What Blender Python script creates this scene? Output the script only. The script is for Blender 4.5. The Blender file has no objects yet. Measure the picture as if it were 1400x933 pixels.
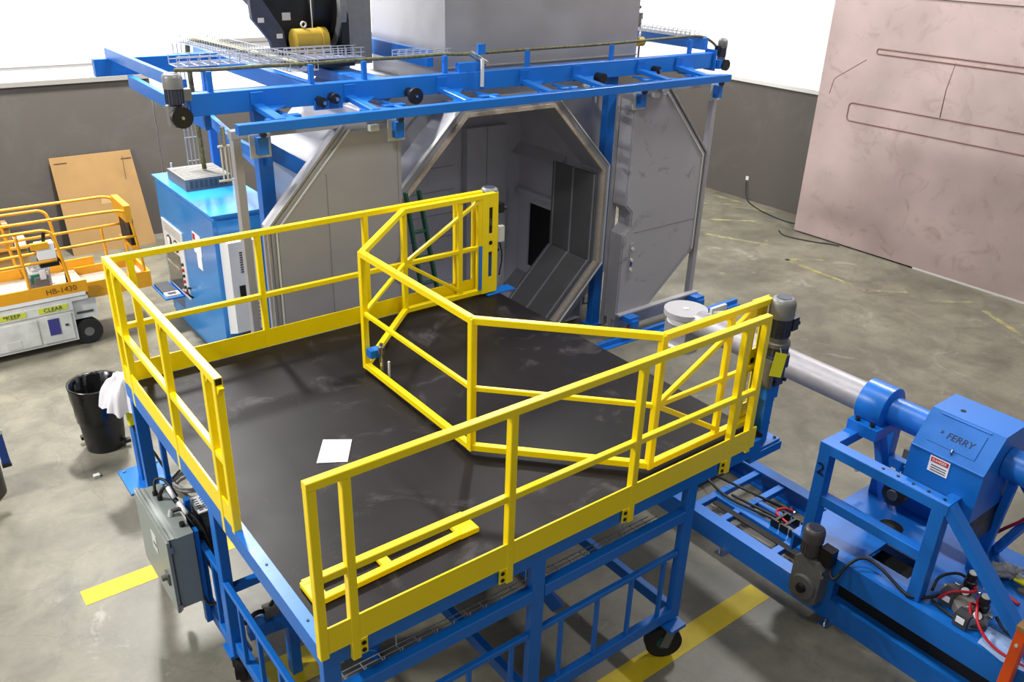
import bpy, bmesh, math, random
from mathutils import Vector as V, Matrix as M
random.seed(7)
PI = math.pi
sc = bpy.context.scene
COL = sc.collection

# ------------------------------------------------------------------ camera
cam = bpy.data.cameras.new('camera'); cam.sensor_width = 36; cam.lens = 1162.36 / 1400 * 36
cam.clip_start = .05; cam.clip_end = 200
cam_o = bpy.data.objects.new('camera', cam); COL.objects.link(cam_o)
R = ((0.79315664, -0.60826649, 0.03023925), (-0.2425243, -0.36100862, -0.90047473), (0.55864524, 0.70688376, -0.43385579))
cam_o.matrix_world = M(((R[0][0], -R[1][0], -R[2][0], -1.27972), (R[0][1], -R[1][1], -R[2][1], -3.10999),
                        (R[0][2], -R[1][2], -R[2][2], 5.09665), (0, 0, 0, 1)))
sc.camera = cam_o
# ------------------------------------------------------------------ world, lamps, exposure
w = bpy.data.worlds.new('hall_light'); sc.world = w; w.use_nodes = True
w.node_tree.nodes['Background'].inputs[0].default_value = (.97, .98, 1, 1)
w.node_tree.nodes['Background'].inputs[1].default_value = .21
def area_lamp(name, loc, sx, sy, watts, col=(1, .985, .96)):
    l = bpy.data.lights.new(name, 'AREA'); l.shape = 'RECTANGLE'; l.size = sx; l.size_y = sy; l.energy = watts; l.color = col
    o = bpy.data.objects.new(name, l); COL.objects.link(o); o.location = loc; return o
area_lamp('high_bay_light', (1.7, 9.3, 8.6), .5, 1.2, 1350)
area_lamp('high_bay_light', (-6.5, 5.0, 7.6), .5, 1.2, 1300)
area_lamp('high_bay_light', (8.6, 9.6, 8.6), .5, 1.2, 620)
area_lamp('high_bay_light', (10.6, 3.2, 8.6), .5, 1.2, 460)
area_lamp('high_bay_light', (2.6, 1.2, 8.6), .5, 1.2, 230)
area_lamp('high_bay_light', (-4.5, -2, 8.6), .5, 1.2, 150)
area_lamp('high_bay_light', (6.5, -4.5, 8.6), .5, 1.2, 70)
sc.view_settings.view_transform = 'Standard'; sc.view_settings.look = 'None'
sc.view_settings.gamma = 1; sc.view_settings.use_curve_mapping = False
sc.view_settings.exposure = .18

# ------------------------------------------------------------------ materials
def lin(c):
    return tuple((x / 255 / 12.92) if x / 255 <= .04045 else ((x / 255 + .055) / 1.055) ** 2.4 for x in c)
MATS = {}
def mat(name, rgb, rough=.5, metal=0., var=.0, scale=4., bump=0., rgb2=None, coat=0., rvar=0., emit=0., spec=None, trans=0.):
    m = bpy.data.materials.new(name); m.use_nodes = True; nt = m.node_tree; b = nt.nodes['Principled BSDF']
    c = lin(rgb)
    b.inputs['Base Color'].default_value = (*c, 1); b.inputs['Roughness'].default_value = rough; b.inputs['Metallic'].default_value = metal
    if coat: b.inputs['Coat Weight'].default_value = coat; b.inputs['Coat Roughness'].default_value = .12
    if spec is not None: b.inputs['Specular IOR Level'].default_value = spec
    if trans: b.inputs['Transmission Weight'].default_value = trans
    if emit: b.inputs['Emission Color'].default_value = (*c, 1); b.inputs['Emission Strength'].default_value = emit
    if var or bump or rvar or rgb2:
        tc = nt.nodes.new('ShaderNodeTexCoord'); n = nt.nodes.new('ShaderNodeTexNoise'); n.inputs['Scale'].default_value = scale
        n.inputs['Detail'].default_value = 6; n.inputs['Roughness'].default_value = .6
        nt.links.new(tc.outputs['Object'], n.inputs['Vector'])
        if var or rgb2:
            r = nt.nodes.new('ShaderNodeValToRGB'); r.color_ramp.elements[0].position = .32; r.color_ramp.elements[1].position = .68
            c2 = lin(rgb2) if rgb2 else tuple(min(1, x * (1 + var)) for x in c); c1 = c if rgb2 else tuple(x * (1 - var) for x in c)
            r.color_ramp.elements[0].color = (*c1, 1); r.color_ramp.elements[1].color = (*c2, 1)
            nt.links.new(n.outputs['Fac'], r.inputs['Fac']); nt.links.new(r.outputs['Color'], b.inputs['Base Color'])
        if rvar:
            mr = nt.nodes.new('ShaderNodeMapRange'); mr.inputs['To Min'].default_value = max(.03, rough - rvar); mr.inputs['To Max'].default_value = rough + rvar
            mr.inputs['From Min'].default_value = .3; mr.inputs['From Max'].default_value = .7
            nt.links.new(n.outputs['Fac'], mr.inputs['Value']); nt.links.new(mr.outputs['Result'], b.inputs['Roughness'])
        if bump:
            bp = nt.nodes.new('ShaderNodeBump'); bp.inputs['Strength'].default_value = bump; bp.inputs['Distance'].default_value = .01
            nt.links.new(n.outputs['Fac'], bp.inputs['Height']); nt.links.new(bp.outputs['Normal'], b.inputs['Normal'])
    MATS[name] = m; return m
blue = mat('blue_enamel', (20, 108, 198), .36, var=.06, scale=2, rvar=.08)
yel = mat('yellow_enamel', (253, 223, 0), .36, var=.03, scale=3)
steel = mat('galvanised_sheet', (168, 167, 170), .42, .55, var=.06, scale=1.6, rvar=.1)
doorm = mat('grey_door_paint', (164, 163, 168), .5, .25, var=.05, scale=1.5)
liner = mat('dull_liner_sheet', (152, 152, 160), .5, .1, var=.12, scale=2, rvar=.1)
gask = mat('woven_gasket', (178, 164, 146), .9, var=.12, scale=20, bump=.4)
dark = mat('flat_black', (9, 9, 10), .7)
blk = mat('black_paint', (22, 22, 24), .4, rvar=.1, scale=8)
rub = mat('black_rubber', (26, 26, 27), .7, bump=.2, scale=30)
cabl = mat('black_cable', (20, 20, 22), .55)
lght = mat('light_grey_paint', (205, 205, 200), .5)
wht = mat('white_plastic', (232, 233, 233), .5)
paperm = mat('white_paper', (246, 244, 248), .8)
chrome = mat('bright_steel', (190, 190, 192), .25, 1., rvar=.08, scale=12)
pipem = mat('turned_aluminium', (162, 159, 164), .46, .35, var=.06, scale=9, rvar=.08)
motg = mat('grey_motor_paint', (128, 128, 126), .45, .3, var=.08, scale=10)
motd = mat('dark_gearbox_paint', (62, 66, 82), .5, .2, var=.15, scale=12)
gear = mat('cast_grey_paint', (112, 112, 108), .5, .2, var=.1, scale=14)
wire = mat('zinc_wire', (196, 198, 204), .4, .6)
cardb = mat('brown_cardboard', (148, 116, 72), .9, var=.07, scale=3, bump=.1)
cardl = mat('pale_cardboard', (190, 160, 112), .9, var=.06, scale=4)
orng = mat('orange_rail_paint', (226, 160, 24), .45, var=.06, scale=5)
orng2 = mat('orange_red_paint', (232, 86, 18), .45)
encl = mat('grey_enclosure_paint', (142, 149, 145), .42, .1, var=.04, scale=3)
whitew = mat('white_chassis_paint', (222, 222, 218), .55, rgb2=(196, 196, 190), scale=5)
tapey = mat('yellow_floor_tape', (216, 190, 10), .6, rgb2=(196, 172, 22), scale=5)
green = mat('green_fibreglass', (28, 78, 66), .5)
gold = mat('mustard_motor_paint', (176, 146, 48), .45, .1, var=.08, scale=9)
redp = mat('red_hose', (190, 16, 40), .45)
redw = mat('red_wheel', (150, 16, 24), .5)
olive = mat('olive_cable_jacket', (120, 116, 70), .6, rgb2=(64, 62, 50), scale=30)
bag = mat('clear_bag', (225, 228, 232), .12, trans=.75)
binm = mat('black_bin_liner', (12, 12, 13), .22, rvar=.1, scale=10, bump=.5)
rag = mat('white_rag', (218, 216, 222), .9, bump=.3, scale=20)
glassd = mat('dark_window', (38, 30, 22), .08, coat=.6)
keyg = mat('keypad_grey', (64, 66, 72), .5)
ygrn = mat('yellow_green_sticker', (206, 214, 60), .6)
ink = mat('dark_blue_ink', (16, 18, 52), .5)
navy = mat('navy_sticker', (58, 58, 130), .6)
redst = mat('red_sticker', (190, 30, 34), .6)
teal = mat('teal_pouch', (40, 120, 96), .6)
tagy = mat('bright_yellow_tag', (236, 230, 20), .6)
discm = mat('disc_grey', (176, 174, 178), .5, .2)
cabb = mat('lit_cabinet_blue', (44, 138, 214), .22, var=.04, scale=2, rvar=.06)  # brightened copy of the blue enamel, with light from the left painted in
lgr = mat('light_cast_grey', (150, 148, 140), .5, .2, var=.1, scale=14)
motk = mat('dull_motor_grey', (92, 88, 86), .42, .3, var=.08, scale=10)
chm = mat('chamber_sheet', (208, 208, 220), .5, .05, var=.05, scale=2)
baf = mat('dark_baffle_sheet', (98, 98, 100), .5, .1, var=.1, scale=3)
bluel = mat('blue_strip', (40, 120, 205), .4)

def floor_mat():
    m = bpy.data.materials.new('stained_concrete'); m.use_nodes = True; nt = m.node_tree; b = nt.nodes['Principled BSDF']; L = nt.links
    tc = nt.nodes.new('ShaderNodeTexCoord')
    def noise(s, d=8, r=.62, dist=0.):
        n = nt.nodes.new('ShaderNodeTexNoise'); n.inputs['Scale'].default_value = s; n.inputs['Detail'].default_value = d
        n.inputs['Roughness'].default_value = r; n.inputs['Distortion'].default_value = dist; L.new(tc.outputs['Object'], n.inputs['Vector']); return n
    def ramp(src, stops):
        r = nt.nodes.new('ShaderNodeValToRGB'); e = r.color_ramp.elements
        while len(e) < len(stops): e.new(.5)
        for k, (p, c) in enumerate(stops): e[k].position = p; e[k].color = (*c, 1)
        L.new(src, r.inputs['Fac']); return r
    def mix(fac, a, c, mode='MIX'):
        x = nt.nodes.new('ShaderNodeMix'); x.data_type = 'RGBA'; x.blend_type = mode
        if isinstance(fac, float): x.inputs[0].default_value = fac
        else: L.new(fac, x.inputs[0])
        L.new(a, x.inputs[6]) if not isinstance(a, tuple) else setattr(x.inputs[6], 'default_value', (*a, 1))
        L.new(c, x.inputs[7]) if not isinstance(c, tuple) else setattr(x.inputs[7], 'default_value', (*c, 1))
        return x.outputs[2]
    n1 = noise(.55, 9, .6, .4); n2 = noise(2.6, 8, .65, .6); n3 = noise(22, 4, .6)
    base = ramp(n1.outputs['Fac'], [(.3, lin((90, 87, 75))), (.5, lin((112, 108, 94))), (.72, lin((130, 126, 111)))]).outputs['Color']
    base = mix(.75, base, ramp(n2.outputs['Fac'], [(.34, (.34, .34, .33)), (.5, (.5, .5, .5)), (.66, (.63, .63, .61))]).outputs['Color'], 'OVERLAY')
    base = mix(.3, base, ramp(n3.outputs['Fac'], [(.3, (.4, .4, .4)), (.7, (.6, .6, .6))]).outputs['Color'], 'OVERLAY')
    # white scuffs
    n4 = noise(1.1, 10, .7, 1.6)
    sc4 = ramp(n4.outputs['Fac'], [(.60, (0, 0, 0)), (.70, (.35, .35, .35))]).outputs['Color']
    base = mix(sc4, base, lin((190, 188, 180)))
    # dark oil stains
    n5 = noise(.9, 6, .6, .8)
    st5 = ramp(n5.outputs['Fac'], [(.55, (0, 0, 0)), (.68, (.5, .5, .5))]).outputs['Color']
    base = mix(st5, base, lin((84, 84, 76)))
    # cracks, few
    vo = nt.nodes.new('ShaderNodeTexVoronoi'); vo.feature = 'DISTANCE_TO_EDGE'; vo.inputs['Scale'].default_value = .42
    ma = nt.nodes.new('ShaderNodeVectorMath'); ma.operation = 'ADD'; L.new(tc.outputs['Object'], ma.inputs[0])
    sx = nt.nodes.new('ShaderNodeVectorMath'); sx.operation = 'SCALE'; sx.inputs[3].default_value = .35; L.new(n2.outputs['Color'], sx.inputs[0]); L.new(sx.outputs[0], ma.inputs[1])
    L.new(ma.outputs[0], vo.inputs['Vector'])
    cr = ramp(vo.outputs['Distance'], [(.0, (.4, .4, .4)), (.0035, (0, 0, 0))]).outputs['Color']
    base = mix(cr, base, lin((82, 78, 70)))
    L.new(base, b.inputs['Base Color'])
    mr = nt.nodes.new('ShaderNodeMapRange'); mr.inputs['To Min'].default_value = .34; mr.inputs['To Max'].default_value = .58; L.new(n2.outputs['Fac'], mr.inputs['Value']); L.new(mr.outputs[0], b.inputs['Roughness'])
    bp = nt.nodes.new('ShaderNodeBump'); bp.inputs['Strength'].default_value = .08; bp.inputs['Distance'].default_value = .01; L.new(n3.outputs['Fac'], bp.inputs['Height']); L.new(bp.outputs['Normal'], b.inputs['Normal'])
    return m
floorm = floor_mat()
def scuffed(name, rgb, scuff, rough, metal, sscale, lo, hi, stretch=(1, 1, 1), rough2=None, dist=1.2, amount=1., rgbv=.05, spec=.5):
    """base colour with sparse scuffs / stains of another colour"""
    m = bpy.data.materials.new(name); m.use_nodes = True; nt = m.node_tree; b = nt.nodes['Principled BSDF']; L = nt.links
    tc = nt.nodes.new('ShaderNodeTexCoord'); mp = nt.nodes.new('ShaderNodeMapping'); mp.inputs['Scale'].default_value = stretch
    L.new(tc.outputs['Object'], mp.inputs['Vector'])
    n = nt.nodes.new('ShaderNodeTexNoise'); n.inputs['Scale'].default_value = sscale; n.inputs['Detail'].default_value = 9; n.inputs['Roughness'].default_value = .68; n.inputs['Distortion'].default_value = dist
    L.new(mp.outputs[0], n.inputs['Vector'])
    r = nt.nodes.new('ShaderNodeValToRGB'); e = r.color_ramp.elements; e[0].position = lo; e[1].position = hi; e[0].color = (0, 0, 0, 1); e[1].color = (amount,) * 3 + (1,)
    L.new(n.outputs['Fac'], r.inputs['Fac'])
    n2 = nt.nodes.new('ShaderNodeTexNoise'); n2.inputs['Scale'].default_value = .9; n2.inputs['Detail'].default_value = 5; L.new(mp.outputs[0], n2.inputs['Vector'])
    r2 = nt.nodes.new('ShaderNodeValToRGB'); c = lin(rgb); f = r2.color_ramp.elements; f[0].position = .3; f[1].position = .7
    f[0].color = (*[x * (1 - rgbv) for x in c], 1); f[1].color = (*[x * (1 + rgbv) for x in c], 1); L.new(n2.outputs['Fac'], r2.inputs['Fac'])
    x = nt.nodes.new('ShaderNodeMix'); x.data_type = 'RGBA'; L.new(r.outputs['Color'], x.inputs[0]); L.new(r2.outputs['Color'], x.inputs[6]); x.inputs[7].default_value = (*lin(scuff), 1)
    L.new(x.outputs[2], b.inputs['Base Color']); b.inputs['Metallic'].default_value = metal; b.inputs['Specular IOR Level'].default_value = spec
    mr = nt.nodes.new('ShaderNodeMapRange'); mr.inputs['From Min'].default_value = .3; mr.inputs['From Max'].default_value = .7
    mr.inputs['To Min'].default_value = rough; mr.inputs['To Max'].default_value = rough2 or rough + .1; L.new(n2.outputs['Fac'], mr.inputs['Value']); L.new(mr.outputs[0], b.inputs['Roughness'])
    return m
deckm = scuffed('worn_black_deck', (29, 26, 28), (90, 86, 88), .34, 0, 1.9, .56, .74, rough2=.5, amount=.6, rgbv=.12, spec=.14)
greyw = scuffed('grey_wall_paint', (82, 77, 72), (92, 88, 84), .6, 0, 1.2, .5, .8, rgbv=.03)
whitewall = mat('white_wall_paint', (236, 236, 236), .7)
trimw = mat('pale_trim', (196, 194, 190), .6)
trimg = mat('grey_trim', (136, 133, 128), .6)
copperm = scuffed('rose_steel_sheet', (168, 149, 146), (128, 108, 100), .46, .15, 2.1, .54, .74, rough2=.64, amount=.6, rgbv=.14, dist=1.6)
copperd = mat('dark_rose_seam', (116, 86, 78), .6)
doorsc = scuffed('scuffed_door_sheet', (168, 167, 174), (104, 102, 106), .45, .2, 2.6, .58, .68, amount=.6, rgbv=.05)
wornline = scuffed('worn_line_paint', (116, 112, 96), (168, 160, 88), .6, 0, 3.0, .46, .62, amount=.75)

# ------------------------------------------------------------------ mesh helpers
class MB:
    def __init__(s): s.v = []; s.f = []
    def add(s, vs, fs):
        n = len(s.v); s.v += [tuple(x) for x in vs]; s.f += [tuple(i + n for i in f) for f in fs]; return s
    def box(s, x0, x1, y0, y1, z0, z1, c=0.):
        if c:
            return s.bar(((x0 + x1) / 2, (y0 + y1) / 2, z0), ((x0 + x1) / 2, (y0 + y1) / 2, z1), x1 - x0, y1 - y0, up=(0, 1, 0), c=c)
        e = lambda a, b: (a + min(.0006, (b - a) * .02) * random.random(), b - min(.0006, (b - a) * .02) * random.random())
        x0, x1 = e(x0, x1); y0, y1 = e(y0, y1); z0, z1 = e(z0, z1)
        vs = [(x, y, z) for z in (z0, z1) for y in (y0, y1) for x in (x0, x1)]
        return s.add(vs, [(0, 2, 3, 1), (4, 5, 7, 6), (0, 1, 5, 4), (1, 3, 7, 5), (3, 2, 6, 7), (2, 0, 4, 6)])
    def bar(s, p, q, wd, h=None, up=(0, 0, 1), c=.004):
        """rectangular tube: wd across, h along 'up'"""
        p = V(p); q = V(q); d = (q - p).normalized(); h = h or wd; u = V(up); k = 1 - random.uniform(.002, .009); wd, h = wd * k, h * (1 - random.uniform(.002, .009)); p = p + d * random.uniform(.0002, .0008); q = q - d * random.uniform(.0002, .0008)
        if abs(d.dot(u)) > .98: u = V((0, 1, 0)) if abs(d.y) < .9 else V((1, 0, 0))
        a = d.cross(u).normalized(); u = a.cross(d).normalized(); x, y = wd / 2, h / 2; c = min(c, x * .8, y * .8)
        pr = [(x - c, y), (-x + c, y), (-x, y - c), (-x, -y + c), (-x + c, -y), (x - c, -y), (x, -y + c), (x, y - c)] if c else [(x, y), (-x, y), (-x, -y), (x, -y)]
        n = len(pr); vs = [o + a * i + u * j for o in (p, q) for i, j in pr]
        return s.add(vs, [tuple((k, (k + 1) % n, n + (k + 1) % n, n + k)) for k in range(n)] + [tuple(range(n - 1, -1, -1)), tuple(range(n, 2 * n))])
    def cyl(s, p, q, r, n=20, r2=None):
        return s.lathe(p, q, [(0, r), (1, r if r2 is None else r2)], n)
    def lathe(s, p, q, prof, n=20):
        """profile of (fraction along pq, radius), capped"""
        p = V(p); q = V(q); d = (q - p); u = V((0, 0, 1)) if abs(d.normalized().z) < .9 else V((1, 0, 0))
        a = d.cross(u).normalized(); b = a.cross(d).normalized(); vs = []
        for t, r in prof:
            for k in range(n):
                th = 2 * PI * k / n; vs.append(p + d * t + (a * math.cos(th) + b * math.sin(th)) * r)
        fs = []
        for i in range(len(prof) - 1):
            for k in range(n): fs.append((i * n + k, i * n + (k + 1) % n, (i + 1) * n + (k + 1) % n, (i + 1) * n + k))
        fs += [tuple(range(n - 1, -1, -1)), tuple(range((len(prof) - 1) * n, len(prof) * n))]
        return s.add(vs, fs)
    def tube(s, pts, r, n=8, smooth=0):
        pts = [V(p) for p in pts]
        for _ in range(smooth):
            q = [pts[0]]
            for a, b in zip(pts[:-1], pts[1:]): q += [a * .75 + b * .25, a * .25 + b * .75]
            pts = q + [pts[-1]]
        vs = []; ref = V((.3, .2, 1)).normalized()
        for i, p in enumerate(pts):
            d = (pts[min(i + 1, len(pts) - 1)] - pts[max(i - 1, 0)]).normalized()
            a = d.cross(ref); a = a.normalized() if a.length > .05 else d.cross(V((1, 0, 0))).normalized(); b = a.cross(d)
            vs += [p + (a * math.cos(2 * PI * k / n) + b * math.sin(2 * PI * k / n)) * r for k in range(n)]
        fs = [(i * n + k, i * n + (k + 1) % n, (i + 1) * n + (k + 1) % n, (i + 1) * n + k) for i in range(len(pts) - 1) for k in range(n)]
        fs += [tuple(range(n - 1, -1, -1)), tuple(range((len(pts) - 1) * n, len(pts) * n))]
        return s.add(vs, fs)
    def prism(s, poly, axis, a, b):
        """polygon in the two other axes, extruded along axis from a to b"""
        def pt(u, v, t): return {'x': (t, u, v), 'y': (u, t, v), 'z': (u, v, t)}[axis]
        n = len(poly); vs = [pt(u, v, t) for t in (a, b) for u, v in poly]
        return s.add(vs, [(k, (k + 1) % n, n + (k + 1) % n, n + k) for k in range(n)] + [tuple(range(n - 1, -1, -1)), tuple(range(n, 2 * n))])
    def ring(s, outer, inner, axis, a, b):
        def pt(u, v, t): return {'x': (t, u, v), 'y': (u, t, v), 'z': (u, v, t)}[axis]
        n = len(outer); vs = [pt(u, v, t) for t in (a, b) for P in (outer, inner) for u, v in P]; fs = []
        for k in range(n):
            j = (k + 1) % n
            fs += [(k, j, n + j, n + k), (2 * n + k, 2 * n + j, 3 * n + j, 3 * n + k), (k, j, 2 * n + j, 2 * n + k), (n + k, n + j, 3 * n + j, 3 * n + k)]
        return s.add(vs, fs)
    def blob(s, c, rx, ry, rz, n=14, m=9, jit=0.):
        vs = []
        for i in range(m + 1):
            th = PI * i / m
            for k in range(n):
                ph = 2 * PI * k / n; j = 1 + random.uniform(-jit, jit)
                vs.append((c[0] + rx * j * math.sin(th) * math.cos(ph), c[1] + ry * j * math.sin(th) * math.sin(ph), c[2] + rz * j * math.cos(th)))
        return s.add(vs, [(i * n + k, i * n + (k + 1) % n, (i + 1) * n + (k + 1) % n, (i + 1) * n + k) for i in range(m) for k in range(n)])
    def build(s, name, material, parent=None, smooth=False):
        org = V((0, 0, 0)); p = parent
        while p is not None: org += p.location; p = p.parent
        bm = bmesh.new(); vs = [bm.verts.new(V(v) - org) for v in s.v]
        for f in s.f:
            try: bm.faces.new([vs[i] for i in f])
            except ValueError: pass
        bmesh.ops.remove_doubles(bm, verts=bm.verts, dist=1e-5)
        bmesh.ops.recalc_face_normals(bm, faces=bm.faces)
        me = bpy.data.meshes.new(name); bm.to_mesh(me); bm.free(); me.materials.append(material)
        if smooth:
            me.shade_smooth() if smooth == 1 else me.set_sharp_from_angle(angle=math.radians(40))
            if smooth == 2:
                for pl in me.polygons: pl.use_smooth = True
                me.set_sharp_from_angle(angle=math.radians(40))
        o = bpy.data.objects.new(name, me); COL.objects.link(o)
        if parent is not None: o.parent = parent
        return o
def B(name, m, par, *a, c=0.): return MB().box(*a, c=c).build(name, m, par)
def BAR(name, m, par, p, q, wd, h=None, up=(0, 0, 1), c=.004): return MB().bar(p, q, wd, h, up, c).build(name, m, par)
def CYL(name, m, par, p, q, r, n=20, r2=None): return MB().cyl(p, q, r, n, r2).build(name, m, par, 2)
def TUBE(name, m, par, pts, r, n=8, smooth=2): return MB().tube(pts, r, n, smooth).build(name, m, par, 1)
def tag(o, label, cat, group=None):
    o['label'] = label; o['category'] = cat
    if group: o['group'] = group
    return o
def thing(name, loc, label, cat, group=None):
    o = bpy.data.objects.new(name, None); o.empty_display_size = .1; COL.objects.link(o); o.location = loc
    return tag(o, label, cat, group)
def lab(o, label): o['label'] = label; return o
def struct(o): o['kind'] = 'structure'; return o
def stuff(o): o['kind'] = 'stuff'; return o
def text(name, body, size, m, par, origin, ux, uy, ext=.001, shear=0.):
    """flat lettering: baseline origin, ux = reading direction, uy = up direction"""
    cu = bpy.data.curves.new(name, 'FONT'); cu.body = body; cu.size = size; cu.extrude = ext; cu.align_x = 'CENTER'; cu.align_y = 'CENTER'; cu.shear = shear; cu.resolution_u = 3
    t = bpy.data.objects.new(name, cu); COL.objects.link(t)
    me = bpy.data.meshes.new_from_object(t.evaluated_get(bpy.context.evaluated_depsgraph_get())); bpy.data.objects.remove(t)
    ux = V(ux).normalized(); uy = V(uy); uy = (uy - ux * uy.dot(ux)).normalized(); uz = ux.cross(uy)
    org = V((0, 0, 0)); p = par
    while p is not None: org += p.location; p = p.parent
    o3 = V(origin) - org
    for v in me.vertices: v.co = o3 + ux * v.co.x + uy * v.co.y + uz * v.co.z
    me.materials.clear(); me.materials.append(m); o = bpy.data.objects.new(name, me); COL.objects.link(o); o.parent = par; return o

# ------------------------------------------------------------------ structure
fl = struct(B('floor', floorm, None, -9, 14.1, -7, 12.6, -.1, 0))
def strip(x0, x1, y0, y1, m=tapey, z=.002):
    return B('tape_strip', m, fl, x0, x1, y0, y1, 0.0, z)
strip(-.68, -.05, 3.17, 3.37); strip(-.05, .75, 3.17, 3.37)
strip(.16, .75, 1.40, 1.74); strip(.5, 4.03, -.085, .12)
for p in (((11.35, 5.13), (11.23, 3.46)), ((11.35, 5.13), (11.9, 4.73)), ((11.24, 3.46), (11.75, 3.05)), ((12.06, 1.95), (11.58, 1.15)), ((13.5, 8.6), (13.57, 7.4)), ((12.03, 7.45), (12.8, 6.8)),
          ((13.15, 7.8), (13.6, 7.05)), ((11.24, 6.87), (11.74, 5.8)), ((12.3, 8.7), (13.4, 7.8)), ((11.7, 2.6), (12.3, 2.2))):
    (x0, y0), (x1, y1) = p; d = V((x1 - x0, y1 - y0, 0)).normalized(); n = V((-d.y, d.x, 0)) * .05
    MB().add([V((x0, y0, .0015)) - n, V((x1, y1, .0015)) - n, V((x1, y1, .0015)) + n, V((x0, y0, .0015)) + n], [(0, 1, 2, 3)]).build('worn_line', wornline, fl)
YB = 12.35; XR = 13.88
wb = struct(B('wall_back', whitewall, None, -9, 14.1, YB, YB + .25, 0, 8.2))
B('panel', greyw, wb, -9, 2.93, YB - .05, YB, 0, 2.70); B('panel', greyw, wb, 2.95, XR, YB - .03, YB, 0, 2.42)
B('ledge', trimg, wb, -9, 2.93, YB - .11, YB, 2.70, 2.77); B('ledge', trimw, wb, 2.95, XR, YB - .07, YB, 2.42, 2.50)
B('conduit_rail', trimw, wb, -9, 2.4, YB - .03, YB, 2.98, 3.02); B('conduit_rail', trimg, wb, 4.2, 7.6, YB - .06, YB, 3.20, 3.26)
wr = struct(B('wall_right', whitewall, None, XR, XR + .22, -7, YB, 0, 8.2))
B('panel', greyw, wr, XR - .03, XR, -7, YB - .06, 0, 2.42); B('ledge', trimw, wr, XR - .08, XR, -7, YB - .06, 2.42, 2.49)
B('socket', lght, wr, XR - .045, XR - .03, 8.0, 8.07, .42, .5)
tag(MB().tube([(13.8, 8.02, .4), (13.78, 7.95, .02), (13.5, 7.5, .012), (13.3, 7.0, .012), (13.2, 6.4, .012), (13.25, 6.15, .05)], .012, 6, 2).build('extension_cord', cabl, None, 1),
    'thin dark cord lying on the floor at the foot of the grey right wall', 'cord')
tag(MB().tube([(12.6, 6.2, .012), (12.4, 5.95, .012), (12.6, 5.4, .012), (12.75, 5.2, .012), (12.8, 5.0, .02)], .012, 6, 2).build('extension_cord', cabl, None, 1),
    'short dark cord curled at the lower left corner of the tall pink steel sheet', 'cord')

# ------------------------------------------------------------------ tall pink steel sheet on the right
cp = thing('steel_sheet', (12.93, 2, 0), 'tall pinkish steel sheet with slot seams standing before the right wall', 'panel')
XC = 12.88
B('sheet', copperm, cp, XC, XC + .07, -4, 6.06, .03, 4.325); B('top_flange', copperd, cp, XC - .004, XC + .1, -4, 4.6, 4.325, 4.337); B('top_flange', copperm, cp, XC - .02, XC + .1, -4, 6.06, 4.337, 4.39); B('upper_sheet', copperm, cp, XC + .01, XC + .09, -4, 6.06, 4.39, 5.3)
B('base_gap_strip', trimw, cp, XC - .01, XC + .05, -3, 3.6, .0, .03)
def slot(z0, z1, y0, r=.03):
    MB().tube([(XC, -4, z1), (XC, y0 - r, z1), (XC, y0 - r * .3, z1 - r * .3), (XC, y0, z1 - r), (XC, y0, z0 + r), (XC, y0 - r * .3, z0 + r * .3), (XC, y0 - r, z0), (XC, -4, z0)], .013, 6).build('slot_seam', copperd, cp)
slot(3.415, 3.50, 5.09); slot(2.25, 2.56, 5.41, .06)
TUBE('weld_seam', copperd, cp, [(XC, 3.76, 2.56), (XC, 3.77, 3.0), (XC, 3.72, 3.44)], .008, 6, 0)
TUBE('weld_seam', copperd, cp, [(XC, 5.25, 3.3), (XC, 5.75, 2.95), (XC, 5.8, 2.9), (XC, 5.84, 2.65)], .006, 6, 0)

# ------------------------------------------------------------------ oven
CX, CZ = 4.865, 1.70
def octo(a, c=None, cx=CX, cz=CZ, az=None):
    az = az or a; k = math.tan(PI / 8); s = a * k; t = az * k
    return [(cx - s, cz + az), (cx + s, cz + az), (cx + a, cz + t), (cx + a, cz - t), (cx + s, cz - az), (cx - s, cz - az), (cx - a, cz - t), (cx - a, cz + t)]
ov = thing('oven', (CX, 6.1, 0), 'big grey sheet metal oven with an open octagonal mouth behind the platform', 'oven')
XL, XRr = 2.75, 6.98
outer = [(3.52, 3.45), (6.21, 3.45), (XRr, 2.68), (XRr, .7), (6.21, .02), (3.52, .02), (XL, .7), (XL, 2.68)]
m_ = MB(); n_ = 8
inn = octo(1.64)
vs = [(x, y, z) for y in (5.2, 7.0) for x, z in outer] + [(x, 5.2, z) for x, z in inn]
m_.add(vs, [(k, (k + 1) % 8, 8 + (k + 1) % 8, 8 + k) for k in range(8)] + [tuple(range(8, 16))] + [(k, (k + 1) % 8, 16 + (k + 1) % 8, 16 + k) for k in range(8)])
m_.build('body', steel, ov)
MB().ring(octo(1.64), octo(1.52), 'y', 4.82, 5.22).build('mouth_collar', liner, ov)
MB().ring(octo(1.557), octo(1.515), 'y', 4.785, 4.825).build('gasket', gask, ov)
MB().ring([(x, z) for x, z in octo(1.65)], octo(1.637), 'y', 4.80, 4.85).build('collar_edge', lght, ov)
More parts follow.
